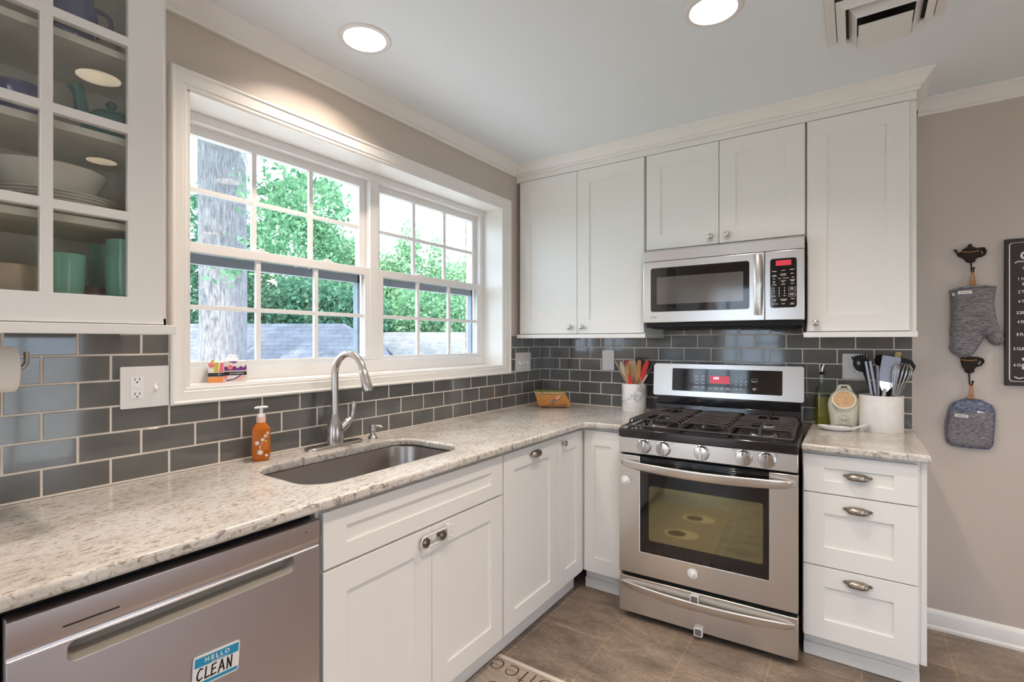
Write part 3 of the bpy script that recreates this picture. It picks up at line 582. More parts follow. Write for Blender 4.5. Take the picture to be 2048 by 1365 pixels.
# grates and burners
def grate(x0, x1, mid):
    m = MB(); z0, zt = .921, .955; y0, y1 = -.68, -.155; r = .0050
    m.tube([(x0, y0, z0+.006), (x1, y0, z0+.006)], r, 8); m.tube([(x0, y1, z0+.006), (x1, y1, z0+.006)], r, 8); m.tube([(x0, y0, z0+.006), (x0, y1, z0+.006)], r, 8); m.tube([(x1, y0, z0+.006), (x1, y1, z0+.006)], r, 8)
    n = 8
    for i in range(n):
        y = y0+.05+(y1-y0-.10)*i/(n-1); cut = mid and i in (1, 2, 5, 6); c = (x0+x1)/2
        def bar(a, b, e0, e1):
            p = []
            if e0: p += [(a, y, z0+.006), (a+.004, y, zt-.008), (a+.014, y, zt)]
            else: p += [(a, y, zt)]
            if e1: p += [(b-.014, y, zt), (b-.004, y, zt-.008), (b, y, z0+.006)]
            else: p += [(b, y, zt)]
            m.tube(p, r*.95, 8)
        if cut: bar(x0, c-.045, 1, 0); bar(c+.045, x1, 0, 1)
        else: bar(x0, x1, 1, 1)
    if mid:
        c = (x0+x1)/2
        for s_, ya, yb in ((1, y0, y0+.20), (1, y1-.20, y1)):
            m.tube([(c, ya, z0+.006), (c, ya+.006, zt), (c, ya+.03, zt+.005), (c, yb-.02, zt+.002), (c, yb, zt)] if ya == y0 else [(c, ya, zt), (c, ya+.02, zt+.002), (c, yb-.03, zt+.005), (c, yb-.006, zt), (c, yb, z0+.006)], r*1.15, 8)
    m.build('grate', M['iron'], rg)
grate(RX0+.022, RX0+.268, True); grate(RX0+.274, RX1-.274, False); grate(RX1-.268, RX1-.022, True)
for x, y, r in ((RX0+.145, -.55, .046), (RX0+.145, -.28, .038), (RX1-.145, -.55, .052), (RX1-.145, -.28, .036)):
    m = MB(); m.lathe([(r*1.15, 0), (r*1.1, .006), (r*.8, .012), (r*.8, .013)], (x, y, .9165), 24); bn = m.build('burner', M['nickel'], rg); MB().lathe([(r*.85, .0132), (r*.85, .019), (r*.7, .0215), (.001, .022)], (x, y, .9165), 24).build('burner_cap', M['blkmat'], bn)
m = MB(); m.lathe([(.055, 0), (.05, .006), (.04, .012), (.036, .013)], (RC, -.415, .9165), 24, sy=1.9); bn = m.build('burner', M['nickel'], rg); MB().lathe([(.042, .0132), (.042, .019), (.035, .0215), (.001, .022)], (RC, -.415, .9165), 24, sy=1.9).build('burner_cap', M['blkmat'], bn)
# backguard
m = MB('B'); m.box(RX0+.012, RX1-.012, .876, 1.03, .022, .118); m.rings([[(u, v, w) for v, w in ((.985, .118), (.975, .132), (.92, .138), (.9165, .118))] for u in (RX0+.01, RX1-.01)]); m.build('backguard', M['blk'], rg, bev=.002)
TB = lambda u, v, w: (u, -(w-(v-1.117)*.10), v)
m = MB(TB); m.poly(rrect(RX0-.001, RX1+.001, 1.027, 1.208, .012), [], .065, .140); m.build('backguard_panel', M['steel'], rg, bev=.004, segs=3)
m = MB(TB); m.poly(rrect(RX0+.106, RX0+.662, 1.057, 1.183, .005), [], .1402, .1416); bd = m.build('display_panel', M['blkglass'], rg, bev=.0006)
X = lambda q: RX0+.106+.556*q; Y = lambda q: 1.183-.126*q; we = .1418
MB(TB).box(X(.365), X(.548), Y(.62), Y(.29), .1416, we+.0002).build('clock_display', M['red'], bd, smooth=0)
m = MB(TB); m.text('1055', X(.392), Y(.44), we+.0003, .0195, 'LEFT', .0001, sx=.85); m.build('clock_digits', M['led'], bd, smooth=0)
m = MB(TB)
for i, s_ in enumerate(('1', '2', '3', '4', '5', '6', '7', '8', '9', '0')):
    cx, cy = ((.605, .648, .692)[i % 3], (.335, .515, .69)[i//3]) if i < 9 else (.648, .855); m.text(s_, X(cx), Y(cy), we, .0115, 'CENTER', .0001, bold=.0003)
for q, y_, t_ in ((.24, .30, 'OVEN\nLIGHT'), (.30, .30, 'CONV\nBAKE'), (.24, .46, 'BAKE'), (.30, .46, 'BROIL'), (.24, .63, 'WARM'), (.30, .63, 'PROOF'), (.24, .80, 'FAVORITE'), (.30, .77, 'SELF\nCLEAN'), (.375, .83, 'CLOCK'), (.425, .80, 'COOK\nTIME'), (.475, .80, 'START\nTIME'), (.53, .80, 'TIMER\nON/OFF'), (.605, .83, 'OVEN'), (.765, .47, 'START'), (.765, .76, 'CLEAR\nOFF')):
    m.text(t_, X(q), Y(y_)-.003, we, .0068, 'CENTER', .0001, bold=.00025)
m.text('CONVECTION', X(.27), Y(.20), we, .0055, 'CENTER', .0001)
m.poly(rrect(X(.742), X(.79), Y(.50), Y(.36), .001, 2), [rrect(X(.744), X(.788), Y(.494), Y(.366), .001, 2)], .1416, we); m.build('button_legends', M['print'], bd, smooth=0)
def lg(T, u, v, w, r, parent, mt):
    m = MB(T); m.poly(circ(u, v, r, 24), [circ(u, v, r*.84, 24)], w, w+.0003); m.box(u-r*.08, u+r*.08, v-r*.45, v+r*.5, w, w+.0003); m.box(u, u+r*.45, v-r*.5, v-r*.36, w, w+.0003); m.box(u+r*.2, u+r*.9, v-r*.08, v+r*.08, w, w+.0003)
    m.poly(circ(u-r*.4, v+r*.35, r*.13, 10), [], w, w+.0003); m.text('LG', u+r*1.35, v-r*.68, w, r*1.9, 'LEFT', .0001, bold=.0003); m.build('logo', mt, parent, smooth=0)
lg(TB, RX0+.030, 1.075, .1402, .0105, rg, mat('embossed_logo', (.86, .84, .82), .3, 1.))
# oven door
dz0, dz1 = .226, .790; m = MB('B'); gx0, gx1, gz0, gz1 = .971, 1.52, .336, .7875
m.poly([(RX0, dz0), (RX1, dz0), (RX1, dz1), (gx1, dz1), (gx1, gz0), (gx0, gz0), (gx0, dz1), (RX0, dz1)], [], .674, .715); od = m.build('oven_door', M['steelv'], rg, bev=.002)
m = MB('B'); m.box(gx0+.0005, gx1-.0005, gz0+.0005, .757, .676, .7145); m.box(gx0+.0005, gx1-.0005, .757, .787, .676, .704)
for q in range(3): m.box(gx0+.004, gx1-.004, .760+q*.009, .764+q*.009, .704, .712)
m.build('door_glass', M['blkglass'], od, bev=.001)
MB('B').poly(rrect(1.014, 1.4975, .398, .655, .012), [], .7145, .7152).build('oven_window', M['ovenglass'], od, smooth=0)
def bowbar(x0, x1, zc, dip, out, h, w0, nm, mt, th=.012):
    m = MB('B'); rs = []; n = 24
    for i in range(n+1):
        s = -1+2*i/n; x = (x0+x1)/2+s*(x1-x0)/2; e = max(0., 1-s*s); o = w0+.002+out*e**.45; z = zc-dip*e; hh = h*(.45+.55*e**.25); q_ = lambda t: math.copysign(abs(t)**.55, t)
        rs.append([(x, z+hh*.5*q_(math.cos(a)), o+th*q_(math.sin(a))-.004*(1-math.cos(a))) for a in [2*PI*k/16 for k in range(16)]])
    m.rings(rs); m.build(nm, mt, od if nm == 'door_handle' else dwr, smooth=60)
bowbar(RX0+.012, RX1-.010, .752, .012, .042, .044, .715, 'door_handle', M['steel'], .008)
m = MB('B'); m.box(RX0, RX1, .035, .207, .674, .715); dwr = m.build('storage_drawer', M['steel'], rg, bev=.003)
bowbar(RX0+.01, RX1-.012, .171, .016, .028, .040, .713, 'drawer_handle', M['steel'], .008)
# child locks on the range (things stuck on)
def plate8(cx, cz, a, b, w0, w1, m): m.poly([(cx-a, cz-b*.45), (cx-a*.45, cz-b), (cx+a*.45, cz-b), (cx+a, cz-b*.45), (cx+a, cz+b*.45), (cx+a*.45, cz+b), (cx-a*.45, cz+b), (cx-a, cz+b*.45)], [], w0, w1)
def onrange(x, y): # position on the skewed front
    c, s = math.cos(R(2.2)), math.sin(R(2.2)); dx, dy = x-RC, y+.715; return (RC+dx*c-dy*s, -.715+dx*s+dy*c)
def range_lock(label, x, z, kind):
    p = onrange(x, -.7158); t = thing('child_lock', label, 'child lock', (p[0], p[1], z), R(2.2)); ORG[t.name] = Vector((x, -.7158, z)); m = MB('B')
    if kind == 'o': plate8(x, z, .022, .022, .7158, .721, m); m.build('base_plate', M['white'], t, bev=.0015); MB('B').lathe([(.011, 0), (.011, .008), (.008, .012), (.001, .0125)], (x, z, .721), 20).build('button', M['softwhite'], t)
    else:
        m.poly(rrect(x-.019, x+.019, z-.019, z+.019, .006), [], .7158, .730); m.build('base_plate', M['white'], t, bev=.002); MB('B').poly(rrect(x-.014, x+.014, z-.014, z+.014, .004), [], .730, .7315).build('pad', M['pgrey'], t, bev=.0005)
range_lock('white octagonal child lock on the oven door upper left corner', .903, .668, 'o')
range_lock('white octagonal child lock on the oven door under its window', 1.213, .291, 'o')
range_lock('square grey-faced child latch above the storage drawer handle', 1.222, .181, 's')
range_lock('square grey-faced child latch on the storage drawer bottom edge near the floor', 1.239, .040, 's')

# ------------------------------------------------------------------ microwave
MX0, MX1, MW = .8685, 1.6255, .393
mw = thing('microwave', 'stainless over-the-range microwave hung under the short wall cabinet', 'microwave', ((MX0+MX1)/2, -.2, 1.44))
m = MB('B'); m.box(MX0+.003, MX1-.003, 1.412, 1.8285, .012, .355); m.build('body', M['blkmat'], mw, bev=.002)
m = MB('B'); m.rings([[(u, v, w) for v, w in ((1.764, .355), (1.764, MW), (1.815, MW), (1.824, MW-.008), (1.828, .355))] for u in (MX0, MX1)]); m.build('vent_grille', M['steel'], mw, bev=.0015)
m = MB('B'); m.poly([(MX0, 1.436), (1.4605, 1.436), (1.4605, 1.7625), (MX0, 1.7625)], [], .355, MW); md_ = m.build('door', M['steel'], mw, bev=.0035, segs=3)
MB('B').poly(rrect(.910, 1.395, 1.493, 1.7265, .012), [], MW, MW+.0012).build('door_window', M['blkglass'], md_, bev=.0006)
MB('B').poly(rrect(.943, 1.368, 1.533, 1.677, .004), [], MW+.0012, MW+.0016).build('mesh_screen', M['mwglass'], md_, smooth=0)
m = MB('B'); rs = []
for i in range(17):
    s = i/16; z = 1.462+.288*s; o = MW+.006+.026*math.sin(PI*min(1, max(0, s*.92+.04)))**.6; hw = .016+.004*math.sin(PI*s)*(.3 if s < .5 else 1)
    rs.append([(1.432+hw*c_+.004*math.sin(PI*s), z, o+d_) for c_, d_ in ((-1, -.006), (-.9, .002), (-.4, .006), (.4, .006), (.9, .002), (1, -.006))])
m.rings(rs); m.box(1.422, 1.442, 1.466, 1.478, MW, MW+.012); m.box(1.424, 1.444, 1.735, 1.747, MW, MW+.012); m.build('door_handle', M['steel'], md_, smooth=60)
m = MB('B'); m.poly([(1.4625, 1.436), (MX1, 1.436), (MX1, 1.7625), (1.4625, 1.7625)], [], .355, MW); cp = m.build('control_panel', M['steel'], mw, bev=.0035, segs=3)
kp = MB('B').poly(rrect(1.485, 1.595, 1.494, 1.725, .012), [], MW, MW+.0012).build('keypad', M['blkglass'], cp, bev=.0006)
MB('B').box(1.509, 1.5725, 1.691, 1.7155, MW+.0012, MW+.0016).build('clock_display', M['red'], kp, smooth=0)
m = MB('B'); we = MW+.0013; U = lambda q: 1.485+.110*q; V = lambda q: 1.725-.231*q
for r_, row in enumerate((('1', '2', '3'), ('4', '5', '6'), ('7', '8', '9'), ('', '0', ''))):
    for c_, t_ in enumerate(row):
        if t_: m.text(t_, U((.15, .345, .55)[c_]), V(.615+.053*r_), we, .0088, 'CENTER', .0001, bold=.0003)
for q, y_, t_ in ((.16, .265, 'SENSOR'), (.50, .255, 'COOK'), (.83, .245, 'REHEAT'), (.16, .345, 'AUTO\nDEFROST'), (.50, .33, 'POPCORN\nBUTTON'), (.83, .325, 'MELT'), (.15, .42, 'VEG'), (.36, .415, 'MEAT'), (.60, .41, 'POULTRY'), (.86, .405, 'FISH'), (.15, .475, 'SOFT\nEN'), (.50, .465, 'CUSTOM\nSET'), (.84, .455, 'KITCHEN\nTIMER'), (.16, .54, 'POWER'), (.50, .535, 'EZ-ON'), (.84, .53, 'MORE'), (.15, .77, 'CLOCK'), (.55, .765, 'LESS'), (.17, .845, 'AUTO\nDIM'), (.51, .84, 'TURNTABLE\nON/OFF'), (.85, .835, 'TIMER'), (.18, .93, 'VENT HI/LO'), (.50, .93, 'LIGHT'), (.83, .92, 'FAN\nON/OFF'), (.82, .62, 'STOP\nCLEAR'), (.82, .735, 'START\nENTER')):
    m.text(t_, U(q), V(y_), we, .0052, 'CENTER', .0001, bold=.0002)
for y_ in (.625, .74): m.poly(rrect(U(.70), U(.95), V(y_+.045), V(y_-.035), .002, 3), [rrect(U(.71), U(.94), V(y_+.042), V(y_-.032), .002, 3)], MW+.0012, MW+.0015)
m.build('button_legends', M['print'], kp, smooth=0)
lg('B', .9145, 1.4655, MW+.0002, .0075, md_, M['pgrey'])
m = MB('B'); m.box(MX0+.03, MX1-.03, 1.404, 1.412, .10, .34); m.box(MX0+.10, MX0+.17, 1.400, 1.404, .14, .30); m.box(MX1-.2, MX1-.05, 1.398, 1.404, .12, .33); m.build('filter_tray', M['blkmat'], mw, bev=.002)
MB('B').box(MX0+.055, MX0+.095, 1.4085, 1.4115, .20, .26).build('task_lamp', mat('task_lamp_lens', (.9, .8, .6), .4, emit=(1, .72, .42), es=5.), mw)
tl_ = bpy.data.lights.new('task_light', 'AREA'); tl_.size = .05; tl_.energy = 1.6; tl_.color = (1, .74, .48); tlo = bpy.data.objects.new('task_light', tl_); COL.objects.link(tlo); tlo.location = (MX0+.075, -.23, 1.407)

# ------------------------------------------------------------------ switches and outlets
def duplex(m, T, u, v, w, face, slots):
    for s in (-1, 1):
        cv = v+s*.0195; fo = MB(T).poly(rrect(u-.0165, u+.0165, cv-.0145, cv+.0145, .011, 6), [], w, w+.0016).build('socket_face', M['softwhite'], face, bev=.0005); slots = MB(T)
        for du in (-.0062, .0062): slots.box(u+du-.001, u+du+.001, cv, cv+.0075, w+.0016, w+.0019)
        slots.poly(circ(u, cv-.0065, .0024, 10), [], w+.0016, w+.0019); slots.build('socket_slots', M['dark'], fo, smooth=0)
def wallplate(name, label, cat, T, u0, u1, v0, v1, kinds, w=.0090):
    c = TF[T]((u0+u1)/2, (v0+v1)/2, w); t = thing(name, label, cat, c)
    pl = MB(T).poly(rrect(u0, u1, v0, v1, .004), [], w, w+.0055).build('cover_plate', M['white'], t, bev=.0018); w += .0055; vm = (v0+v1)/2
    fc, sl = MB(T), MB(T)
    class _S:
        v = []
        def poly(q, *a): MB(T).poly(*a).build('screw', M['trim'], t)
    scw = _S()
    for k, u in kinds:
        if k == 'duplex': duplex(None, T, u, vm, w, t, None); scw.poly(circ(u, vm, .0022, 10), [], w, w+.0008)
        if k == 'gfci':
            fc.poly(rrect(u-.0165, u+.0165, vm-.033, vm+.033, .002), [], w, w+.0014)
            for s in (-1, 1):
                cv = vm+s*.022
                for du in (-.006, .006): sl.box(u+du-.001, u+du+.001, cv-.001, cv+.0065, w+.0014, w+.0017)
                sl.poly(circ(u, cv-.0065, .0024, 10), [], w+.0014, w+.0017)
            fc.box(u-.009, u+.009, vm-.004, vm+.004, w+.0014, w+.0022)
            scw.poly(circ(u, vm+.048, .002, 10), [], w, w+.0006); scw.poly(circ(u, vm-.048, .002, 10), [], w, w+.0006)
        if k == 'toggle':
            MB(T).box(u-.005, u+.005, vm-.012, vm+.012, w, w+.0014).build('toggle_slot', M['softwhite'], t); m = MB(T); m.rings([[(u-.0035, vm-.006, w+.001), (u+.0035, vm-.006, w+.001), (u+.0035, vm+.004, w+.001), (u-.0035, vm+.004, w+.001)], [(u-.003, vm-.012, w+.013), (u+.003, vm-.012, w+.013), (u+.003, vm-.006, w+.0145), (u-.003, vm-.006, w+.0145)]]); m.build('toggle', M['softwhite'], t, bev=.001)
            scw.poly(circ(u, vm+.03, .002, 10), [], w, w+.0006); scw.poly(circ(u, vm-.03, .002, 10), [], w, w+.0006)
    if fc.v: fc.build('socket_face', M['softwhite'], t, bev=.0005)
    if sl.v: sl.build('socket_slots', M['dark'], t, smooth=0)
    return t
wallplate('outlet', 'white combination outlet and toggle switch plate left of the window', 'outlet', 'L', -2.466, -2.338, 1.134, 1.260, [('gfci', -2.424), ('toggle', -2.3765)])
wallplate('light_switch', 'white three-gang toggle switch plate between window and corner', 'switch', 'L', -.359, -.18, 1.137, 1.262, [('toggle', -.318), ('toggle', -.27), ('toggle', -.222)])
wallplate('outlet', 'white outlet on the tiles left of the range', 'outlet', 'B', .459, .541, 1.150, 1.278, [('duplex', .5)])
wallplate('outlet', 'white outlet on the tiles behind the right utensil crock', 'outlet', 'B', 1.764, 1.865, 1.149, 1.274, [('duplex', 1.8145)])

# ------------------------------------------------------------------ child lock on sink doors
cl = thing('cabinet_lock', 'white sliding child lock looped over the two sink cabinet knobs', 'child lock', (.64, -1.78, .66))
m = MB('L'); yl_, yr_ = -1.846, -1.715; zt_, zb_ = .686, .648
loop = [(yr_+.03, zt_-.001, .637)]+[(yl_+.02+.019*math.cos(R(a)), .667+.019*math.sin(R(a)), .637) for a in range(90, 271, 18)]+[(yr_+.035, zb_+.001, .637)]
m.tube(loop, .0032, 10); m.build('u_bar', M['white'], cl)
MB('L').box(yr_-.008, yr_+.010, zb_-.010, zt_+.012, .630, .646).build('slider', M['white'], cl, bev=.003)

# ------------------------------------------------------------------ ceiling lamps and vent
def lamp(x, y, label):
    t = thing('recessed_ceiling_light', label, 'ceiling light', (x, y, CEIL), 0, 'recessed ceiling lights')
    MB().lathe([(.076, .001), (.0765, -.004), (.088, -.005), (.095, -.003), (.097, -.0005), (.0965, -.0001)], (x, y, CEIL), 40, caps=False).build('trim_ring', M['white'], t)
    MB().lathe([(.0755, -.003), (.073, .02), (.066, .075), (.0655, .085)], (x, y, CEIL), 40, caps=False).build('baffle', M['baffle'], t)
    MB().lathe([(.0655, .083), (.06, .078), (.04, .073), (.001, .071)], (x, y, CEIL), 40, caps=False).build('bulb', M['lamp'], t)
    return t
L0 = lamp(*LAMPS[0], 'lit recessed ceiling light nearest the window wall')
for i, (x, y) in enumerate(LAMPS[1:]):
    dup(L0, (x, y, CEIL), ['lit recessed ceiling light in front of the range, at the ceiling vent', 'lit recessed ceiling light in the middle of the kitchen', 'lit recessed ceiling light near the right wall beyond the sign', 'added unseen recessed fill light in front of the glass side door', 'added unseen recessed fill light before the added wide opening', 'added unseen recessed fill light above the left counter end', 'added unseen recessed fill light near the gridded patio door'][i])
for x, y in LAMPS:
    l = bpy.data.lights.new('bulb_light', 'AREA'); l.shape = 'DISK'; l.size = .085; l.energy = LAMP_W; l.color = LAMP_COL; l.spread = R(165)
    o = bpy.data.objects.new('bulb_light', l); COL.objects.link(o); o.location = (x, y, CEIL+.054)
vt = thing('ceiling_vent', 'white square louvred air vent in the ceiling in front of right cabinet', 'vent', (1.9, -.96, CEIL))
vx0, vx1, vy1, vy0 = 1.732, 2.068, -.793, -1.13
m = MB(); m.poly([(vx0, vy0), (vx1, vy0), (vx1, vy1), (vx0, vy1)], [[(vx0+.028, vy0+.03), (vx1-.028, vy0+.03), (vx1-.028, vy1-.012), (vx0+.028, vy1-.012)]], CEIL-.006, CEIL-.0005); m.build('frame', M['white'], vt, bev=.001)
MB().box(vx0+.02, vx1-.02, vy0+.02, vy1-.01, CEIL-.0016, CEIL-.0006).build('duct', M['dark'], vt, smooth=0)
for dxo, dxi, dyo, dyi, zo, zi in ((.030, .057, .062, .077, .004, .030), (.066, .089, .112, .128, .010, .042)):
    d = vy1-.006; m = MB()
    P = lambda ox, oy, z: [(vx0+ox, d, CEIL-z), (vx0+ox, vy0+oy, CEIL-z), (vx1-ox, vy0+oy, CEIL-z), (vx1-ox, d, CEIL-z)]
    m.add(P(dxo, dyo, zo)+P(dxi, dyi, zi), [(0, 1, 5, 4), (1, 2, 6, 5), (2, 3, 7, 6)])
    lv = m.build('louver', M['white'], vt, smooth=0); sol = lv.modifiers.new('s', 'SOLIDIFY'); sol.thickness = .0022
a, b, c, d = 1.826, 1.974, -.962, -.800
m = MB(); m.box(a, b, c, d, CEIL-.050, CEIL-.046); m.box(a+.02, b-.02, d-.02, d, CEIL-.046, CEIL-.002); m.build('centre_plate', M['white'], vt, bev=.001)

# ------------------------------------------------------------------ dishes in the glass cabinet
def lat(name, label, cat, prof, c, mt, n=40, group=None, sx=1., sy=1.): return MB().lathe(prof, (c[0], c[1], c[2]+.0006), n, 'z', True, sx, sy).build(name, mt, tag=(label, cat, group), loc=c)
for i in range(6):
    z = SH[0]+i*.0075; lat('dinner_plate', ('bottom', 'second', 'third', 'fourth', 'fifth', 'topmost')[i]+' ivory dinner plate of the stack in the glass cabinet', 'plate', [(.001, .001), (.075, 0), (.08, .002), (.125, .013), (.133, .0165), (.1335, .018), (.125, .016), (.078, .0055), (.001, .005)], (.165, -2.655, z), M['plate'], group='plates stacked in the cabinet')
lat('serving_bowl', 'wide white bowl on top of the plate stack in the cabinet', 'bowl', [(.001, .003), (.07, .001), (.075, 0), (.095, .02), (.112, .055), (.117, .067), (.1165, .068), (.11, .056), (.09, .022), (.07, .008), (.001, .008)], (.165, -2.665, SH[0]+.0545), M['plate'])
cup = [(.001, .002), (.030, 0), (.034, .003), (.041, .03), (.046, .08), (.047, .11), (.0455, .110), (.043, .08), (.037, .03), (.031, .008), (.001, .008)]
lat('mint_cup', 'single mint green cup left of the stacked ones in the lowest cabinet compartment', 'cup', [(r*.86, h*1.36) for r, h in cup], (.235, -2.648, 1.3975), M['mint'])
for k, (x, y) in enumerate(((.245, -2.53), (.12, -2.528))):
    wh = ('front', 'rear')[k]
    lat('mint_tumbler', 'lower mint green tumbler of the %s stack of two in the cabinet' % wh, 'cup', [(r*.92, h*1.40) for r, h in cup], (x, y, 1.3975), M['mint'], group='stacked mint tumblers')
    lat('mint_tumbler', 'upper nested mint green tumbler of the %s stack in the cabinet' % wh, 'cup', [(r*.86, h*1.40) for r, h in cup], (x, y, 1.3975+.045), M['mint'], group='stacked mint tumblers')
lat('brown_mug', 'small brown mug between the mint cups in the cabinet', 'mug', [(r*.75, h*.72) for r, h in cup], (.17, -2.575, 1.3975), M['brown'])
lat('tan_canister', 'tan canister at the left of the lowest cabinet compartment', 'canister', [(.001, 0), (.06, 0), (.062, .003), (.062, .10), (.058, .112), (.001, .113)], (.22, -2.745, 1.3975), M['tan'])
bowl = [(.001, .002), (.03, 0), (.034, .004), (.05, .02), (.058, .045), (.060, .072), (.0585, .072), (.056, .045), (.047, .022), (.03, .008), (.001, .008)]
lat('blue_bowl', 'cobalt blue bowl at the left of the middle shelf in the cabinet', 'bowl', bowl, (.215, -2.725, SH[1]), M['blue'])
lat('blue_bowl', 'second cobalt blue bowl partly hidden at the far left of the middle shelf', 'bowl', bowl, (.205, -2.865, SH[1]), M['blue'])
TPC = (.20, -2.545, SH[1])
tp = thing('teal_teapot', 'teal lidded teapot on the middle shelf of the glass cabinet', 'teapot', TPC)
MB().lathe([(.001, .001), (.04, .001), (.048, .006), (.062, .028), (.064, .048), (.057, .066), (.04, .076), (.03, .078), (.001, .078)], TPC, 36).build('body', M['teal'], tp)
MB().lathe([(.043, .0755), (.04, .082), (.015, .089), (.006, .092), (.0065, .096), (.012, .103), (.012, .110), (.007, .117), (.001, .118)], TPC, 28).build('lid', M['teal'], tp)
MB().tube([(.21, -2.590, SH[1]+.03), (.215, -2.610, SH[1]+.06), (.216, -2.616, SH[1]+.105), (.218, -2.626, SH[1]+.125)], [.016, .014, .0125, .016], 14).build('spout', M['teal'], tp)
jg = thing('blue_jug', 'cobalt blue jug on the top shelf of the glass cabinet', 'jug', (.21, -2.63, SH[2]))
MB().lathe([(.001, .001), (.032, .001), (.036, .006), (.05, .05), (.053, .08), (.046, .115), (.044, .14), (.048, .15), (.046, .15), (.042, .14), (.001, .13)], (.21, -2.63, SH[2]), 32).build('body', M['blue'], jg)
MB().tube(spline([(.21, -2.585, SH[2]+.12), (.21, -2.555, SH[2]+.115), (.21, -2.55, SH[2]+.08), (.21, -2.583, SH[2]+.05)], 5), .006, 10).build('handle', M['blue'], jg)
lat('crystal_glass', 'cut crystal glass on the top shelf right of the blue jug', 'glass', [(.001, .001), (.022, .001), (.026, .004), (.031, .07), (.030, .0705), (.025, .012), (.001, .010)], (.235, -2.518, SH[2]), M['crystal'], 12)

# ------------------------------------------------------------------ paper towel holder under the glass cabinet
ph = thing('paper_towel_holder', 'paper towel roll on a bronze arm under the glass-door cabinet', 'paper towel', (.19, -2.85, 1.355))
MB().lathe([(.018, 0), (.052, 0), (.053, .003), (.053, .225), (.052, .228), (.018, .228)], (.18, -2.955, 1.268), 36, 'y', False)
m = MB(); m.lathe([(.018, .0), (.0515, 0), (.053, .0025), (.053, .2255), (.0515, .228), (.018, .228), (.018, 0)], (.185, -2.954, 1.272), 36, 'y', False); m.build('towel_roll', M['paper'], ph)
m = MB(); m.tube([(.185, -2.96, 1.272), (.185, -2.722, 1.272), (.1855, -2.712, 1.276), (.186, -2.706, 1.286), (.186, -2.706, 1.312)], .0055, 12); m.tube([(.185, -2.985, 1.352), (.185, -2.985, 1.272), (.185, -2.96, 1.272)], .0055, 12); m.box(.15, .22, -3.01, -2.96, 1.352, 1.355); m.build('arm', M['pewter'], ph)

# ------------------------------------------------------------------ soap bottle and candle boxes
sp = thing('hand_soap_bottle', 'orange hand soap pump bottle with white leaf print beside the sink', 'soap bottle', (.068, -2.068, .9142), R(-28)); O = Vector((.068, -2.068, .9147))
def ringrect(a, b, r, z): return [(O.x+x, O.y+y, O.z+z) for x, y in rrect(-a, a, -b, b, r, 4)]
m = MB(); m.rings([ringrect(.022, .022, .010, 0), ringrect(.027, .027, .011, .006), ringrect(.030, .030, .010, .025), ringrect(.030, .030, .009, .108), ringrect(.028, .028, .010, .116), ringrect(.016, .016, .012, .132), ringrect(.0135, .0135, .0125, .136)]); m.build('bottle', M['soap'], sp, smooth=35)
m = MB(); m.lathe([(.0155, .134), (.0155, .153), (.0145, .1545), (.001, .155)], tuple(O), 24); m.build('collar', mat('peach_collar', (.80, .50, .42), .35), sp)
m = MB(); m.lathe([(.014, .155), (.013, .162), (.006, .164), (.005, .180), (.007, .184), (.001, .185)], tuple(O), 20); m.tube([(O.x-.0, O.y-.021, O.z+.185), (O.x, O.y-.014, O.z+.1865), (O.x, O.y+.014, O.z+.1875), (O.x, O.y+.022, O.z+.186)], [.004, .0055, .0055, .004], 12, flat=(1.4, .8)); m.build('pump', M['softwhite'], sp)
TS = lambda u, v, w: (O.x+w, O.y+u, O.z+v)
def leafp(m, cu, cv, s, rot, w):
    pts = []
    for k in range(14): a = rot+2*PI*k/14; r = s*(1 if k % 2 == 0 else .55)*(.8+.25*math.cos(a-rot)); pts.append((cu+r*math.cos(a), cv+r*math.sin(a)))
    m.poly(pts, [], w, w+.0005)
m = MB(TS); leafp(m, -.004, .030, .014, 1.3, .0303); leafp(m, -.012, .064, .011, 2.2, .0303); leafp(m, .003, .075, .009, .9, .0303); leafp(m, .013, .088, .009, 1.0, .0303); leafp(m, .020, .098, .007, 1.0, .0303); leafp(m, .017, .022, .008, 4.5, .0303); m.stroke([(-.004, .044), (0, .06), (.012, .085), (.02, .10)], .0015, .0303, .0308); m.build('leaf_print', M['leafprint'], sp, smooth=0)
m = MB(TS); m.poly(circ(.014, .070, .0045, 10), [], .0303, .0307); m.poly(circ(-.004, .052, .003, 10), [], .0303, .0307); m.build('emblem', M['yellow'], sp, smooth=0)
m = MB(TS)
for q in range(5): m.box(.005, .024, .060-q*.0045, .0615-q*.0045, .0302, .0305)
m.build('label_lines', M['orange'], sp, smooth=0)
def candle(name, label, loc, rot, hw, hd, h, style):
    t = thing(name, label, 'box', loc, rot); o = Vector(loc); T = lambda u, v, w: (o.x+w, o.y+u, o.z+v)
    MB(T).box(-hw, hw, .0004, h, -hd, hd).build('carton', M['boxw'], t, bev=.0008); e = hd+.0004
    bnd = MB(T); bnd.box(-hw-.0006, hw+.0006, h*.30, h*.48, -hd-.0006, hd+.0006); bnd.build('band', M['bandk'], t, smooth=0)
    return t, T, e
t, T, e = candle('tissue_box', 'small patterned card box with a black band on the window sill', (-.118, -2.07, 1.1882), R(-22), .040, .028, .075, 0)
m = MB(T); m.poly([(-.04, .040), (-.04, .050), (-.028, .056), (-.012, .046), (.0, .058), (.010, .048), (.022, .057), (.03, .05), (.04, .062), (.04, .040)], [], e-.0005, e); m.poly([(-.02, .0725), (0, .066), (.012, .0735), (-.005, .0738)], [], e-.0005, e); m.stroke([(-.025, .004), (0, .008), (.015, .018), (.022, .023)], .004, e-.0006, e); m.build('purple_pattern', M['purple'], t, smooth=0)
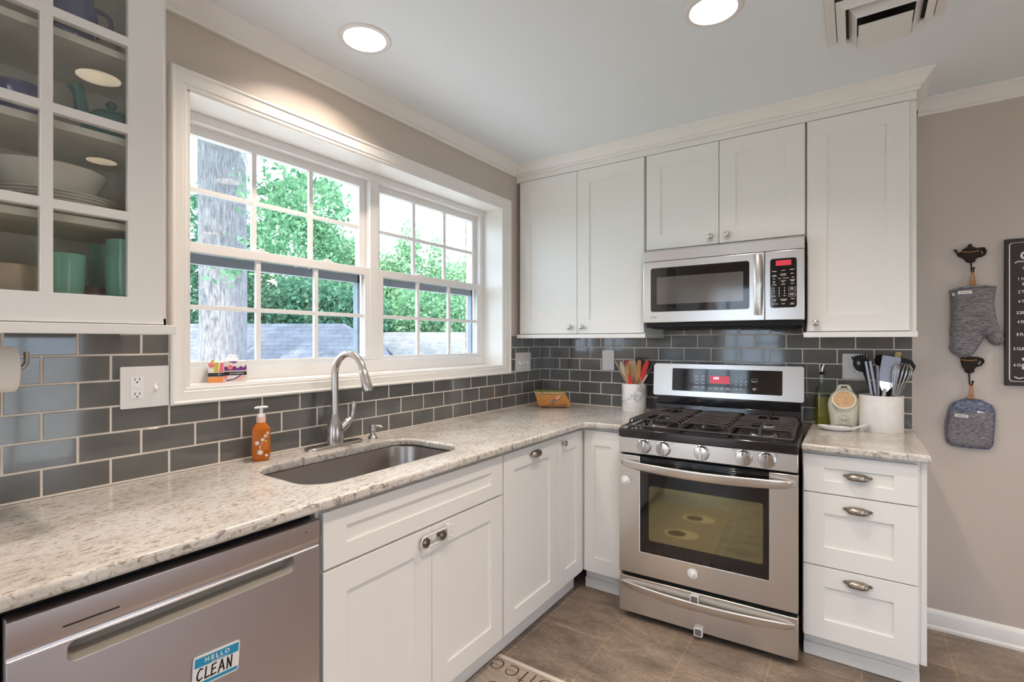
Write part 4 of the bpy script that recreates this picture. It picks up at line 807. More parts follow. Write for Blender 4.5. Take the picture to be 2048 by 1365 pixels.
m = MB(T); m.poly(circ(-.014, .052, .009, 16), [], e, e+.0002); m.poly([(-.039, .001), (-.039, .022), (-.02, .022), (-.03, .008)], [], e-.0005, e); m.stroke([(.005, .006), (.03, .020)], .0025, e-.0006, e); m.stroke([(.015, .004), (.037, .017)], .0025, e-.0006, e); m.build('coral_pattern', M['pink'], t, smooth=0)
m = MB(T); m.text('BLACKBERRY', .008, .0265, e+.0004, .0078, 'CENTER', .0001); m.build('lettering', M['print'], t, smooth=0)
m = MB(T); m.rings([[(-.026, .0755, -.02), (.012, .0755, -.02), (.016, .0755, .01), (-.022, .0755, .012)], [(-.022, .09, -.012), (.01, .091, -.014), (.012, .089, -.002), (-.018, .088, .0)], [(-.016, .099, -.006), (.008, .098, -.008), (.008, .097, -.004), (-.014, .097, -.002)]]); m.build('tissue', mat('white_tissue', (.82, .78, .80), .9), t, smooth=80)
t, T, e = candle('candle_box', 'narrow orange and mustard striped card box left of the patterned box on sill', (-.105, -2.138, 1.1882), R(-30), .024, .022, .072, 1)
m = MB(T); m.box(-.006, .008, .036, .072, e-.0006, e); m.build('mustard_stripe', M['olive'], t, smooth=0)
m = MB(T); m.poly([(.010, .036), (.024, .036), (.024, .072), (.014, .072)], [], e-.0006, e); m.poly([(-.024, .058), (-.012, .052), (-.004, .06), (-.010, .072), (-.022, .072)], [], e-.0004, e+.0001); m.build('coral_stripe', M['pink'], t, smooth=0)
m = MB(T); m.box(-.024, .024, .001, .020, e-.0006, e); m.build('orange_base', M['orange'], t, smooth=0)
m = MB(T); m.poly([(-.018, .0725), (-.006, .0725), (-.008, .082), (-.016, .081)], [], -.008, .008); m.build('yellow_tip', M['olive'], t, bev=.002); m = MB(T); m.text('BLA', .012, .0262, e+.0004, .0066, 'CENTER', .0001); m.build('lettering', M['print'], t, smooth=0)

# ------------------------------------------------------------------ painted wooden box in the corner
bx = thing('painted_wooden_box', 'orange painted wooden letter box with green rim in the counter corner', 'box', (.248, -.272, .9142), R(34)); o = Vector((.248, -.272, .9142))
TBX = lambda u, v, w: (o.x+u, o.y-w, o.z+v)
fr = [(-.098, .009), (.098, .009), (.103, .020), (.101, .034), (.070, .090), (-.128, .100)]
pz = lambda v: -.0+.010*(1-v/.1)
m = MB(TBX); m.poly([(-.098, .009), (.098, .009), (.104, .022), (.075, .084), (-.120, .084)], [], -.07, .004); m.build('body', M['chest'], bx, bev=.003)
m = MB(TBX); m.poly([(-.1195, .0845), (.0745, .0845), (.066, .103), (-.128, .103)], [], -.072, .005); m.build('rim', M['chesttan'], bx, bev=.002)
m = MB(TBX); m.poly([(-.129, .1032), (.066, .1032), (.062, .110), (-.133, .110)], [], -.073, .006)
for q in range(6): m.ball((-.118+q*.034, .110, -.03), .008, 10, 6, (1.5, .5, 3))
m.build('green_edge', M['chestgreen'], bx, bev=.0015)
m = MB(TBX)
for q in range(11): m.box(-.112+q*.017, -.102+q*.017, .086, .0895, .005, .0056)
m.build('dashed_band', M['chestdark'], bx, smooth=0)
MB(TBX).box(-.119, .073, .0815, .0845, .004, .0052).build('pale_line', M['chesttan'], bx, smooth=0)
m = MB(TBX); c_ = Matrix.Rotation(R(40), 2)
def rp(u, v, cu, cv): q = c_ @ Vector((u, v)); return (cu+q.x, cv+q.y)
m.poly([rp(*p, .022, .068) for p in ((-.018, -.009), (.022, -.009), (.022, .009), (-.018, .009))], [], .004, .016); m.build('trowel_handle', M['salmon'], bx, bev=.002)
m = MB(TBX); m.poly([rp(*p, .022, .068) for p in ((-.019, -.007), (-.019, .007), (-.045, .009), (-.063, .0), (-.045, -.009))], [], .004, .010); m.build('trowel_blade', mat('grey_paint', (.20, .18, .15), .5), bx, bev=.001)
m = MB(TBX); m.stroke([(-.095, .016), (-.05, .014), (-.02, .020), (.03, .018), (.09, .024)], .004, .004, .0045); m.stroke([(-.005, .011), (-.006, .03)], .003, .004, .0045); m.stroke([(.06, .011), (.064, .03)], .003, .004, .0045); m.build('painted_motif', M['chestdark'], bx, smooth=0)
for a_ in (-.082, .078):
    for w_ in (-.055, -.008): MB(TBX).ball((a_, .0047, w_), .0045, 12, 8).build('foot', M['chesttan'], bx)

# ------------------------------------------------------------------ crocks with utensils
def crock(label, c, r, h, mt, sx=1.):
    m = MB(); m.lathe([(r-.002, 0), (r, .003), (r, h-.003), (r-.002, h), (r-.007, h), (r-.008, h-.003), (r-.008, .012), (.001, .012)], c, 48); return m.build('utensil_crock', mt, tag=(label, 'crock'), loc=c, smooth=50)
C1 = (.705, -.097, .9143); crock('white marble utensil crock with grey vein left of the range', C1, .072, .166, M['marble'])
C2 = (1.917, -.107, .9143); crock('cream stone utensil crock at the right end of the counter', C2, .0865, .170, M['marble2'])
def utensil(name, label, base, tip, parts, cat='utensil', group=None):
    """axis from base to tip; parts: list of (name, material, fn(m, F)) with F(s, a, b): s along, a across (towards camera plane), b depth"""
    b, t = Vector(base), Vector(tip); ax = (t-b); L = ax.length; ax /= L; view = Vector((-.1, 1, 0)).normalized(); ac = ax.cross(view).normalized()*1; dp = ax.cross(ac).normalized()
    if ac.x < 0: ac = -ac; dp = -dp
    o = thing(name, label, cat, base, 0, group)
    F = lambda a, s, d: tuple(b+ax*s*L+ac*a+dp*d)
    for nm, mt, fn in parts:
        m = MB(F); fn(m, L); m.build(nm, mt, o, smooth=60, bev=0)
    return o
def headpoly(prof, th):   # prof: list of (s, halfwidth) symmetrical blade
    def fn(m, L): m.poly([(-w, s) for s, w in prof]+[(w, s) for s, w in prof[::-1]], [], -th/2, th/2)
    return fn
def stick(s0, s1, r0, r1, n=10):
    def fn(m, L): m.rings([[((r0+(r1-r0)*k/4)*math.cos(2*PI*i/n), s0+(s1-s0)*k/4, (r0+(r1-r0)*k/4)*math.sin(2*PI*i/n)) for i in range(n)] for k in range(5)])
    return fn
def bowlhead(s0, s1, hw, th):
    def fn(m, L):
        sm = (s0+s1)/2; hl = (s1-s0)/2; rs = []
        for k in range(9):
            a = PI*(.03+.94*k/8); rs.append([(hw*math.sin(a)*math.cos(2*PI*i/14), sm-hl*math.cos(a), th*math.sin(a)*math.sin(2*PI*i/14)) for i in range(14)])
        m.rings(rs)
    return fn
g1 = 'utensils in the marble crock'; zb = .930
def U1(name, label, bx_, by_, tx, ty, tz, parts): utensil(name, label, (C1[0]+bx_, C1[1]+by_, zb), (tx, ty, tz), parts, group=g1)
U1('wooden_spoon', 'pale wooden handle leaning furthest left in the marble crock', .03, .02, .583, -.095, 1.213, [('handle', M['wood1'], stick(0, 1, .005, .0062))])
U1('wooden_spoon', 'greyish wooden spoon with slots, second from left in the marble crock', .02, -.01, .622, -.105, 1.214, [('handle', M['wood3'], stick(0, .75, .005, .006)), ('bowl', M['wood3'], bowlhead(.66, 1, .0165, .007))])
U1('spatula', 'red-tipped flat spatula behind the honey wooden spoon in marble crock', .02, .02, .650, -.07, 1.214, [('handle', M['wood1'], stick(0, .7, .005, .006)), ('blade', M['redsil'], headpoly([(.68, .008), (.74, .018), (.97, .018), (1, .014)], .006))])
U1('wooden_spatula', 'wide flat wooden turner with slanted end in the marble crock', .0, .015, .690, -.09, 1.219, [('handle', M['wood1'], stick(0, .66, .006, .007)), ('blade', M['wood1'], headpoly([(.60, .008), (.72, .026), (.98, .024), (1, .012)], .006))])
U1('wooden_spoon', 'honey-coloured wooden spoon in front of the flat turner in marble crock', -.012, -.03, .671, -.125, 1.206, [('handle', M['wood2'], stick(0, .75, .0055, .006)), ('bowl', M['wood2'], bowlhead(.66, 1, .0145, .008))])
U1('spatula', 'dark brown silicone spatula rising highest in the marble crock', .0, .03, .724, -.055, 1.238, [('handle', M['steelv'], stick(0, .66, .006, .006)), ('blade', M['spatdark'], headpoly([(.60, .009), (.72, .016), (.95, .023), (.99, .019), (1, .01)], .009))])
U1('wooden_spatula', 'narrow honey wooden paddle right of the dark spatula in marble crock', .0, -.01, .742, -.10, 1.224, [('handle', M['wood2'], stick(0, .6, .005, .006)), ('blade', M['wood2'], headpoly([(.5, .007), (.66, .0155), (.97, .012), (1, .004)], .006))])
U1('spatula', 'red silicone spoonula leaning right in the marble crock', -.02, .0, .790, -.095, 1.220, [('handle', M['wood1'], stick(0, .66, .005, .006)), ('blade', M['redsil'], headpoly([(.56, .010), (.64, .017), (.90, .0155), (.97, .011), (1, .004)], .010))])
U1('silicone_brush', 'small red-tipped wooden brush low in front of the marble crock utensils', .03, -.045, .682, -.125, 1.142, [('handle', M['wood1'], stick(0, .68, .005, .006)), ('tip', M['redsil'], headpoly([(.66, .0125), (.72, .013), (.9, .007), (1, .001)], .012))])
U1('serving_fork', 'charcoal and wood handled tool leaning furthest right toward the range in crock', -.052, .032, .852, -.150, 1.2155, [('handle', M['greysil'], stick(.74, 1, .0075, .007)), ('shaft', M['wood3'], stick(0, .74, .006, .0065))])
g2 = 'utensils in the stone crock'
def U2(name, label, bx_, by_, tx, ty, tz, parts): return utensil(name, label, (C2[0]+bx_, C2[1]+by_, zb), (tx, ty, tz), parts, group=g2)
def pasta(m, L):
    sc_ = 1/L; out = []
    for k in range(40):
        a = 2*PI*k/40; r = .034+(.0075 if 4 <= k <= 16 and k % 2 else 0); out.append((r*math.cos(a), .87+r*1.15*math.sin(a)*sc_))
    hole = [(.008*math.cos(2*PI*k/12)-.010, .89+.010*math.sin(2*PI*k/12)*sc_) for k in range(12)]
    m.poly(out, [hole], -.005, .005)
    for k in range(6): x = -.025+.010*k; m.tube([(x, .87+.032*sc_, .0), (x*1.1, .87+.042*sc_, -.006), (x*1.1, .87+.044*sc_, -.018)], [.0042, .004, .003], 8)
U2('pasta_server', 'black toothed pasta server leaning left in the stone crock', .015, .015, 1.829, -.098, 1.272, [('handle', M['blkplas'], stick(0, .78, .006, .007)), ('head', M['blkplas'], pasta)])
U2('tongs', 'stainless flat tongs standing at the left in the stone crock', -.005, -.045, 1.866, -.155, 1.243, [('arm', M['dull'], lambda m, L: m.box(-.013, -.004, 0, 1, -.003, .003)), ('arm', M['dull'], lambda m, L: m.box(.004, .013, 0, 1, -.003, .003)), ('arm_bend', M['steelv'], lambda m, L: m.box(-.006, .006, .0, .03, -.0025, .0025))])
U2('steel_handle', 'slim round steel utensil handle between tongs and spatula in stone crock', -.008, -.052, 1.902, -.160, 1.224, [('handle', M['dull'], stick(0, 1, .0055, .007))])
U2('ladle', 'black nylon ladle with red mark behind the steel spatula in stone crock', .0, .04, 1.915, -.05, 1.272, [('handle', M['blkplas'], stick(0, .86, .006, .007)), ('bowl', M['blkplas'], bowlhead(.84, 1.0, .022, .016)), ('red_mark', M['redsil'], lambda m, L: m.ball((.0, .87, -.016), .006, 10, 6))])
U2('slotted_spoon', 'black nylon turner behind the steel spatula, leaning right in stone crock', -.01, .045, 2.0, -.05, 1.258, [('handle', M['blkplas'], stick(0, .7, .006, .007)), ('blade', M['blkplas'], headpoly([(.62, .01), (.72, .05), (.93, .06), (1, .038)], .005))])
U2('metal_spatula', 'wide brushed steel turner facing front in the stone crock', -.018, -.04, 1.958, -.112, 1.266, [('handle', M['white'], stick(0, .55, .009, .008)), ('neck', M['steelv'], headpoly([(.52, .010), (.62, .030), (.645, .033)], .006)), ('blade', M['dull'], headpoly([(.645, .033), (.985, .036), (1, .032)], .0022))])
U2('peeler', 'tool with a tan and steel end rising highest in the stone crock', .0, .02, 1.984, -.085, 1.287, [('handle', M['chesttan'], lambda m, L: m.box(-.011, .011, .9, 1, -.006, .006)), ('shaft', M['blkplas'], stick(0, .9, .006, .008))])
def whisk(m, L):
    for k in range(7):
        a = PI*k/7; ca, sa = math.cos(a), math.sin(a); pts = []
        for q in range(-12, 13):
            th = PI*q/12; x = .033*math.sin(th*.5)*1.0 if 0 else .0
        pts = [(sg*w_*ca, s_, sg*w_*sa) for sg, seq in ((-1, ((.0045, .40), (.014, .55), (.026, .72), (.033, .86), (.030, .95), (.016, .995))), (1, ((.0, 1.0), (.016, .995), (.030, .95), (.033, .86), (.026, .72), (.014, .55), (.0045, .40)))) for w_, s_ in seq]
        m.tube(pts, .0013, 6)
U2('whisk', 'stainless balloon whisk at the right edge of the stone crock', .015, -.04, 2.004, -.160, 1.236, [('handle', M['chrome'], stick(0, .42, .008, .006)), ('wires', M['chrome'], whisk)])

# ------------------------------------------------------------------ oil bottle, salt pig, spoon rest
ob = thing('oil_bottle', 'square glass bottle of olive oil with pourer beside the range', 'bottle', (1.678, -.062, .9142), R(24)); O2 = Vector((1.678, -.062, .9147))
def rr2(a, r, z): return [(O2.x+x, O2.y+y, O2.z+z) for x, y in rrect(-a, a, -a, a, r, 4)]
m = MB(); m.rings([rr2(.028, .005, 0), rr2(.029, .006, .004), rr2(.0275, .006, .165), rr2(.024, .008, .182), rr2(.014, .0125, .205), rr2(.0115, .0112, .215), rr2(.0115, .0112, .246), rr2(.0135, .0132, .248), rr2(.0135, .0132, .254)], True, False); m.add(rr2(.028, .005, 0), [tuple(range(20))]); m.build('bottle', M['botglass'], ob, smooth=40)
m = MB(); m.rings([rr2(.0268, .005, .004), rr2(.0268, .005, .143)]); m.build('olive_oil', M['oil'], ob, smooth=40)
MB().lathe([(.0145, .2545), (.0145, .258), (.010, .262), (.009, .268), (.001, .269)], tuple(O2), 18).build('stopper', M['blkplas'], ob)
m = MB(); m.tube([(O2.x, O2.y, O2.z+.266), (O2.x+.002, O2.y-.002, O2.z+.285), (O2.x+.008, O2.y-.006, O2.z+.305)], [.005, .0045, .003], 12); m.build('pour_spout', M['chrome'], ob)
sx_, sy_ = 1.772, -.088; so_ = thing('salt_pig', 'cream stoneware salt cellar with round lid and Salt stamp', 'salt cellar', (sx_, sy_, .9142))
m = MB(); m.lathe([(.001, 0), (.053, 0), (.056, .003), (.0645, .075), (.0645, .078), (.066, .080), (.066, .087), (.0685, .105), (.065, .135), (.054, .16), (.036, .178), (.015, .186), (.001, .187)], (sx_, sy_, .9148), 40); m.build('body', M['saltc'], so_, smooth=50)
tl = R(32)
TSL = lambda u, v, w: (sx_+u, sy_-.066-w*math.cos(tl)+v*math.sin(tl), .9148+.140+v*math.cos(tl)+w*math.sin(tl))
m = MB(TSL); m.poly(circ(0, 0, .050, 40), [circ(0, 0, .0435, 40)], -.035, .008); m.build('collar', M['saltc'], so_, bev=.002); m = MB(TSL); m.poly(circ(0, 0, .0437, 40), [], -.03, .005); m.build('lid', M['cork'], so_, smooth=0)
m = MB('B'); hv = .9148; pts = [(sx_-.042, hv+.165), (sx_-.026, hv+.203), (sx_-.018, hv+.210), (sx_+.018, hv+.210), (sx_+.026, hv+.203), (sx_+.042, hv+.165)]; m.poly(pts, [rrect(sx_-.013, sx_+.013, hv+.193, hv+.2005, .0034, 4)], -sy_-.008, -sy_+.006); m.build('handle', M['saltc'], so_, bev=.003)
TSA = lambda u, v, w: (sx_+(.0585+w+(v-.02)*.11)*math.sin(u/.0615), sy_-(.0585+w+(v-.02)*.11)*math.cos(u/.0615), .9148+v)
m = MB(TSA); m.text('Salt', 0, .036, .0006, .021, 'CENTER', .0001, shear=.2); m.poly(circ(0, .043, .0225, 32), [circ(0, .043, .0216, 32)], .0004, .0009); m.text('TASTE OF HOME', 0, .012, .0006, .0088, 'CENTER', .0001, bold=.0002); m.build('stamp', M['sgrey'], so_, smooth=0)
rs_ = thing('spoon_rest', 'pearly ceramic spoon rest lying in front of the salt cellar', 'spoon rest', (1.74, -.215, .9142), R(8)); o3 = Vector((1.74, -.215, .9146)); m = MB(); rs = []
for d, z in ((.55, .0), (.75, .002), (.95, .010), (1.0, .0165), (.975, .017), (.90, .011), (.7, .005), (.4, .004), (.02, .004)): rs.append([(o3.x+(.075*math.cos(a)*d), o3.y+.040*math.sin(a)*d, o3.z+z+(.006*max(0, -math.cos(a))*d)) for a in [2*PI*i/32 for i in range(32)]])
m.rings(rs); m.tube([(o3.x+.06, o3.y, o3.z+.010), (o3.x+.085, o3.y, o3.z+.020), (o3.x+.115, o3.y-.002, o3.z+.035), (o3.x+.132, o3.y-.003, o3.z+.040)], [.016, .013, .011, .009], 14, flat=(1.2, .45)); m.build('rest', M['rest'], rs_, smooth=60)

# ------------------------------------------------------------------ wall hooks, mitt, pot holder, sign
def hook(label, outline, hole, stem, knobc, deco):
    t = thing('wall_hook', label, 'hook', (stem[0][0], -.01, stem[0][1]))
    m = MB('B'); m.poly(outline, [hole], .0015, .016); m.build('plaque', M['castb'], t, bev=.004, segs=3)
    m = MB('B'); m.tube([(stem[0][0], stem[0][1], .008), (stem[1][0], stem[1][1], .008), (stem[1][0]+.001, stem[1][1]-.006, .018), (knobc[0], knobc[1]-.01, .030), (knobc[0], knobc[1], .034)], .0028, 10); m.ball((knobc[0], knobc[1]+.002, .034), .006, 14, 8, (1, .6, 1)); m.build('hook_arm', M['castb'], t)
    m = MB('B'); 
    for u, v in deco: m.ball((u, v, .0165), .0032, 8, 6, (1.3, .8, .5))
    m.build('gold_trim', M['gold'], t); return t
hook('dark metal teapot-shaped wall hook holding the oven mitt', [(2.188, 1.756), (2.196, 1.757), (2.205, 1.738), (2.212, 1.741), (2.22, 1.753), (2.236, 1.763), (2.238, 1.773), (2.245, 1.776), (2.251, 1.772), (2.252, 1.763), (2.268, 1.754), (2.282, 1.756), (2.293, 1.755), (2.300, 1.740), (2.296, 1.721), (2.282, 1.712), (2.273, 1.714), (2.261, 1.702), (2.263, 1.695), (2.248, 1.689), (2.229, 1.696), (2.230, 1.704), (2.216, 1.716), (2.202, 1.724), (2.199, 1.739)], [(2.281, 1.745), (2.290, 1.742), (2.289, 1.729), (2.281, 1.724)], [(2.2485, 1.690), (2.2495, 1.650)], (2.253, 1.662), [(2.218+k*.0075, 1.742-.004*math.sin(PI*k/7)) for k in range(8)])
hook('dark metal teacup-shaped wall hook holding the pot holder', [(2.212, 1.263), (2.24, 1.268), (2.270, 1.267), (2.282, 1.263), (2.292, 1.256), (2.292, 1.243), (2.282, 1.227), (2.264, 1.220), (2.257, 1.208), (2.261, 1.199), (2.241, 1.191), (2.226, 1.198), (2.227, 1.206), (2.217, 1.222), (2.213, 1.242)], [(2.273, 1.247), (2.281, 1.252), (2.285, 1.243), (2.277, 1.232), (2.269, 1.230)], [(2.2415, 1.193), (2.243, 1.145)], (2.2495, 1.155), [(2.218+k*.0075, 1.253-.003*math.sin(PI*k/6)) for k in range(7)])
def padded(outline, w0, w1, m, steps=4):
    c = Vector((sum(p[0] for p in outline)/len(outline), sum(p[1] for p in outline)/len(outline)))
    return m
def inset_pillow(name, outline, w0, w1, mt, parent, edge=.014, cell=.012):
    # puffed cloth: grid inside the outline, bulging away from the wall
    from mathutils.geometry import intersect_point_line
    n = len(outline); P = [Vector(p) for p in outline]
    def inside(q):
        c = False; j = n-1
        for i in range(n):
            if (P[i].y > q.y) != (P[j].y > q.y) and q.x < (P[j].x-P[i].x)*(q.y-P[i].y)/(P[j].y-P[i].y)+P[i].x: c = not c
            j = i
        return c
    def dist(q):
        d = 9
        for i in range(n):
            a, b = P[i], P[(i+1) % n]; t = max(0, min(1, (q-a).dot(b-a)/max(1e-9, (b-a).length_squared))); d = min(d, (q-(a+(b-a)*t)).length)
        return d
    pts = list(outline); dens = []
    for i in range(n):
        a, b = P[i], P[(i+1) % n]; k = max(1, int((b-a).length/cell))
        dens += [tuple(a+(b-a)*q/k) for q in range(k)]
    u0, u1 = min(p.x for p in P), max(p.x for p in P); v0, v1 = min(p.y for p in P), max(p.y for p in P)
    ins = []; y = v0
    while y < v1:
        x = u0
        while x < u1:
            q = Vector((x+random.uniform(-.002, .002), y+random.uniform(-.002, .002)))
            if inside(q) and dist(q) > cell*.5: ins.append(tuple(q))
            x += cell
        y += cell
    from mathutils.geometry import delaunay_2d_cdt
    vv = [Vector(p) for p in dens+ins]; N = len(dens); edges = [(i, (i+1) % N) for i in range(N)]
    ov, oe, of, *_ = delaunay_2d_cdt(vv, edges, [list(range(N))], 1, 1e-6)
    hgt = lambda q: min(1, dist(q)/edge)
    m = MB('B'); k = len(ov); front = []
    for q in ov: h = hgt(q); front.append((q.x, q.y, (w0+w1)/2+(w1-w0)/2*math.sqrt(max(0, 1-(1-h)**2))+.0015*math.sin(q.y*170+q.x*35)*h))
    back = [(q.x, q.y, w0) for q in ov]
    m.add(front, of); m.add(back, of)
    bnd = {}
    for f in of:
        for a, b in zip(f, list(f[1:])+[f[0]]): bnd[(a, b)] = 1
    be = [(a, b) for (a, b) in bnd if (b, a) not in bnd]
    m.f += [(a, b, b+k, a+k) for a, b in be]; m.m += [0]*len(be)
    return m.build(name, mt, parent, smooth=70)
mt_ = thing('oven_mitt', 'grey heathered oven mitt hanging thumb-right from the teapot hook', 'oven mitt', (2.25, -.03, 1.42))
MO = [(2.172, 1.567), (2.207, 1.577), (2.241, 1.585), (2.287, 1.582), (2.329, 1.577), (2.325, 1.535), (2.323, 1.497), (2.327, 1.454), (2.338, 1.40), (2.354, 1.350), (2.352, 1.331), (2.338, 1.317), (2.322, 1.319), (2.307, 1.337), (2.296, 1.362), (2.287, 1.345), (2.27, 1.307), (2.253, 1.278), (2.229, 1.262), (2.205, 1.266), (2.181, 1.285), (2.173, 1.307), (2.178, 1.339), (2.175, 1.379), (2.179, 1.438), (2.178, 1.518), (2.177, 1.55)]
inset_pillow('mitt_body', MO, .004, .040, M['denim'], mt_, .03)
m = MB('B'); m.tube([(2.174, 1.566, .024), (2.21, 1.576, .036), (2.245, 1.580, .038), (2.29, 1.580, .036), (2.328, 1.575, .024)], .0042, 8); m.build('cuff_binding', M['denim'], mt_)
m = MB('B'); m.box(2.199, 2.246, 1.549, 1.563, .0405, .0418); m.box(2.181, 2.188, 1.543, 1.555, .034, .0365); tg = m.build('cloth_label', M['tag'], mt_, smooth=0)
m = MB('B')
for q in range(9): m.box(2.207+q*.0035, 2.2095+q*.0035, 1.554, 1.5575, .0418, .0420)
m.build('label_print', M['pgrey'], tg, smooth=0)
m = MB('B'); m.poly([(2.2475, 1.652), (2.2555, 1.652), (2.264, 1.588), (2.240, 1.588)], [[(2.2512, 1.640), (2.2540, 1.640), (2.2545, 1.612), (2.2500, 1.612)]], .022, .0255); m.build('leather_loop', M['leather'], mt_, bev=.001)
ht = thing('pot_holder', 'blue-grey quilted pocket pot holder hanging from the teacup hook', 'pot holder', (2.24, -.03, .97))
HO = [(2.237, 1.079), (2.252, 1.079), (2.285, 1.071), (2.315, 1.052), (2.322, 1.04), (2.324, 1.02), (2.323, .962), (2.319, .901), (2.317, .875), (2.305, .860), (2.244, .858), (2.182, .862), (2.167, .872), (2.162, .89), (2.160, .919), (2.165, .975), (2.171, 1.008), (2.176, 1.036), (2.185, 1.052), (2.21, 1.067)]
inset_pillow('holder_body', HO, .004, .020, M['denimb'], ht, .015)
PO = [(2.173, 1.020), (2.242, 1.014), (2.321, 1.021), (2.320, .962), (2.316, .901), (2.312, .876), (2.303, .864), (2.244, .862), (2.182, .866), (2.170, .875), (2.165, .892), (2.164, .92), (2.168, .975)]
inset_pillow('pocket', PO, .018, .032, M['denim'], ht, .02)
m = MB('B'); m.tube([(p[0], p[1], .014) for p in HO+HO[:1]], .0042, 8, False); m.build('binding', M['denimb'], ht)
m = MB('B'); m.poly([(2.189, 1.009), (2.235, 1.006), (2.235, .993), (2.189, .996)], [], .0322, .0338); tg = m.build('cloth_label', M['tag'], ht, smooth=0)
m = MB('B')
for q in range(9): m.box(2.197+q*.0035, 2.1995+q*.0035, .999, 1.0025, .0338, .0340)
m.build('label_print', M['pgrey'], tg, smooth=0)
MB('B').poly([(2.266, 1.028), (2.266, 1.017), (2.295, 1.018)], [], .0255, .0275).build('care_tag', M['tag'], ht, smooth=0)
m = MB('B'); m.poly([(2.2440, 1.147), (2.2520, 1.147), (2.2555, 1.078), (2.2345, 1.078)], [[(2.2470, 1.135), (2.2490, 1.135), (2.2490, 1.100), (2.2440, 1.100)]], .022, .0255); m.build('leather_loop', M['leather'], ht, bev=.001)
sg = thing('chalkboard_sign', 'black chalkboard kitchen measures sign at the right edge of the wall', 'sign', (2.55, -.012, 1.46))
sw0, sw1, sz0, sz1 = 2.357, 2.80, 1.144, 1.781; MB('B').box(sw0, sw1, sz0, sz1, .001, .020).build('board', M['board'], sg, bev=.0015)
m = MB('B'); m.poly(rrect(sw0+.012, sw1-.012, sz0+.018, sz1-.017, .012), [rrect(sw0+.0155, sw1-.0155, sz0+.0205, sz1-.0185, .010)], .020, .0204); m.build('chalk_border', M['chalk'], sg, smooth=0)
m = MB('B'); cx = (sw0+sw1)/2
m.text('C', 2.403, 1.690, .0201, .048, 'LEFT', .0002, bold=.0015); m.text('OOKING', 2.445, 1.690, .0201, .040, 'LEFT', .0002, bold=.001)
for v, t_, x_ in ((1.647, '16 TBSP = 1 CUP', 2.410), (1.601, '1 1/2 TSP = 1/2 TBSP', 2.396), (1.578, '3 TSP = 1 TBSP', 2.4095), (1.545, '2 TBSP = 1 FL OZ', 2.398), (1.503, '4 TBSP = 1/4 CUP', 2.398), (1.455, '2.205 LB = 1 KG', 2.3925), (1.415, '4 FLUID OZ = 1/2 CUP', 2.3955), (1.361, '8 FLUID OZ = 1 CUP', 2.393), (1.299, '2 CUPS = 1 PINT', 2.383), (1.228, '4 CUPS = 1 QUART', 2.383)):
    MB('B').text(t_, x_, v, .0201, .0165, 'LEFT', .0002, sx=.8, bold=.0005).build('text_line', M['chalk'], sg, smooth=0)
m.build('title', M['chalk'], sg, smooth=0); m = MB('B'); m.stroke([(2.389, 1.676), (2.398, 1.682), (2.41, 1.680), (2.43, 1.684)], .005, .020, .0203); m.build('chalk_flourish', M['chalk'], sg, smooth=0); m = MB('B'); m.stroke([(2.388, 1.182), (2.40, 1.176), (2.414, 1.180), (2.43, 1.176)], .005, .020, .0203); m.build('chalk_flourish', M['chalk'], sg, smooth=0)
for v in (1.26, 1.222): MB('B').poly(circ(2.416, v, .007, 12), [], .020, .0203).build('chalk_dot', M['chalk'], sg, smooth=0)

# ------------------------------------------------------------------ floor mat
fm = thing('floor_mat', 'tan striped kitchen mat with coffee lettering in front of the sink', 'mat', (.82, -1.6, .001))
fx0, fx1, fy0, fy1 = .565, 1.17, -2.58, -1.302
m = MB(); m.poly(rrect(fx0, fx1, fy0, fy1, .012), [], .0008, .007); m.build('mat_pad', M['mat'], fm, bev=.002)
TMt = lambda u, v, w: (-u, -v, w)    # lettering reads from the far side
m = MB(TMt); m.text('coffee', -.566, 1.334, .0071, .152, 'RIGHT', .0001, bold=-.0035); m.text('espresso', -.62, 1.452, .0071, .19, 'RIGHT', .0001, bold=-.004); m.text('latte', -.60, 1.60, .0071, .15, 'RIGHT', .0001, bold=-.003); m.build('lettering', M['matink'], fm, smooth=0)
for x_, y_ in ((.973, -2.30), (.92, -1.93)):
    MB().poly([(x_+.115*math.cos(a), y_+.085*math.sin(a)) for a in [2*PI*i/32 for i in range(32)]], [], .0069, .0073).build('cup_print', mat('cream_cup_print', (.74, .66, .50), .8), fm, smooth=0)
    MB().poly([(x_-.03+.06*math.cos(a), y_+.055*math.sin(a)) for a in [2*PI*i/32 for i in range(32)]], [], .0071, .0075).build('coffee_print', mat('dark_coffee_print', (.09, .05, .03), .8), fm, smooth=0)
MB().box(fx0+.004, fx1-.004, fy1-.022, fy1-.004, .0069, .0073).build('pale_border', mat('pale_mat_border', (.66, .60, .54), .8), fm, smooth=0)

# ------------------------------------------------------------------ outside
CAM = Vector((1.8159, -3.0418, 1.338)); FW = Vector((-.5639, .8258, 0)); RT = Vector((.8258, .5639, 0))
def W3(lat_, dep, z): p = CAM+RT*lat_+FW*dep; return (p.x, p.y, z)
MB().box(-60, 60, -40, 60, -1.6, -1.5).build('ground', M['grass'], kind='structure', smooth=0)
M['bounce_paving'] = mat('pale_bounce_slab', (.62, .60, .57), .8, noise=.2, nscale=3)  # for unseen pale slabs, added to bounce daylight up to the ceiling
MB().box(-3, 12, -14, -5.43, -.2, -.08).build('bounce_slab', M['bounce_paving'], kind='structure', smooth=0); MB().box(4.13, 60, -5.43, 30, -.2, -.08).build('bounce_slab', M['bounce_paving'], kind='structure', smooth=0)
MB().box(-4.2, -.286, -9, 4, -1.499, -.45).build('bounce_slab', M['bounce_paving'], kind='structure', smooth=0)
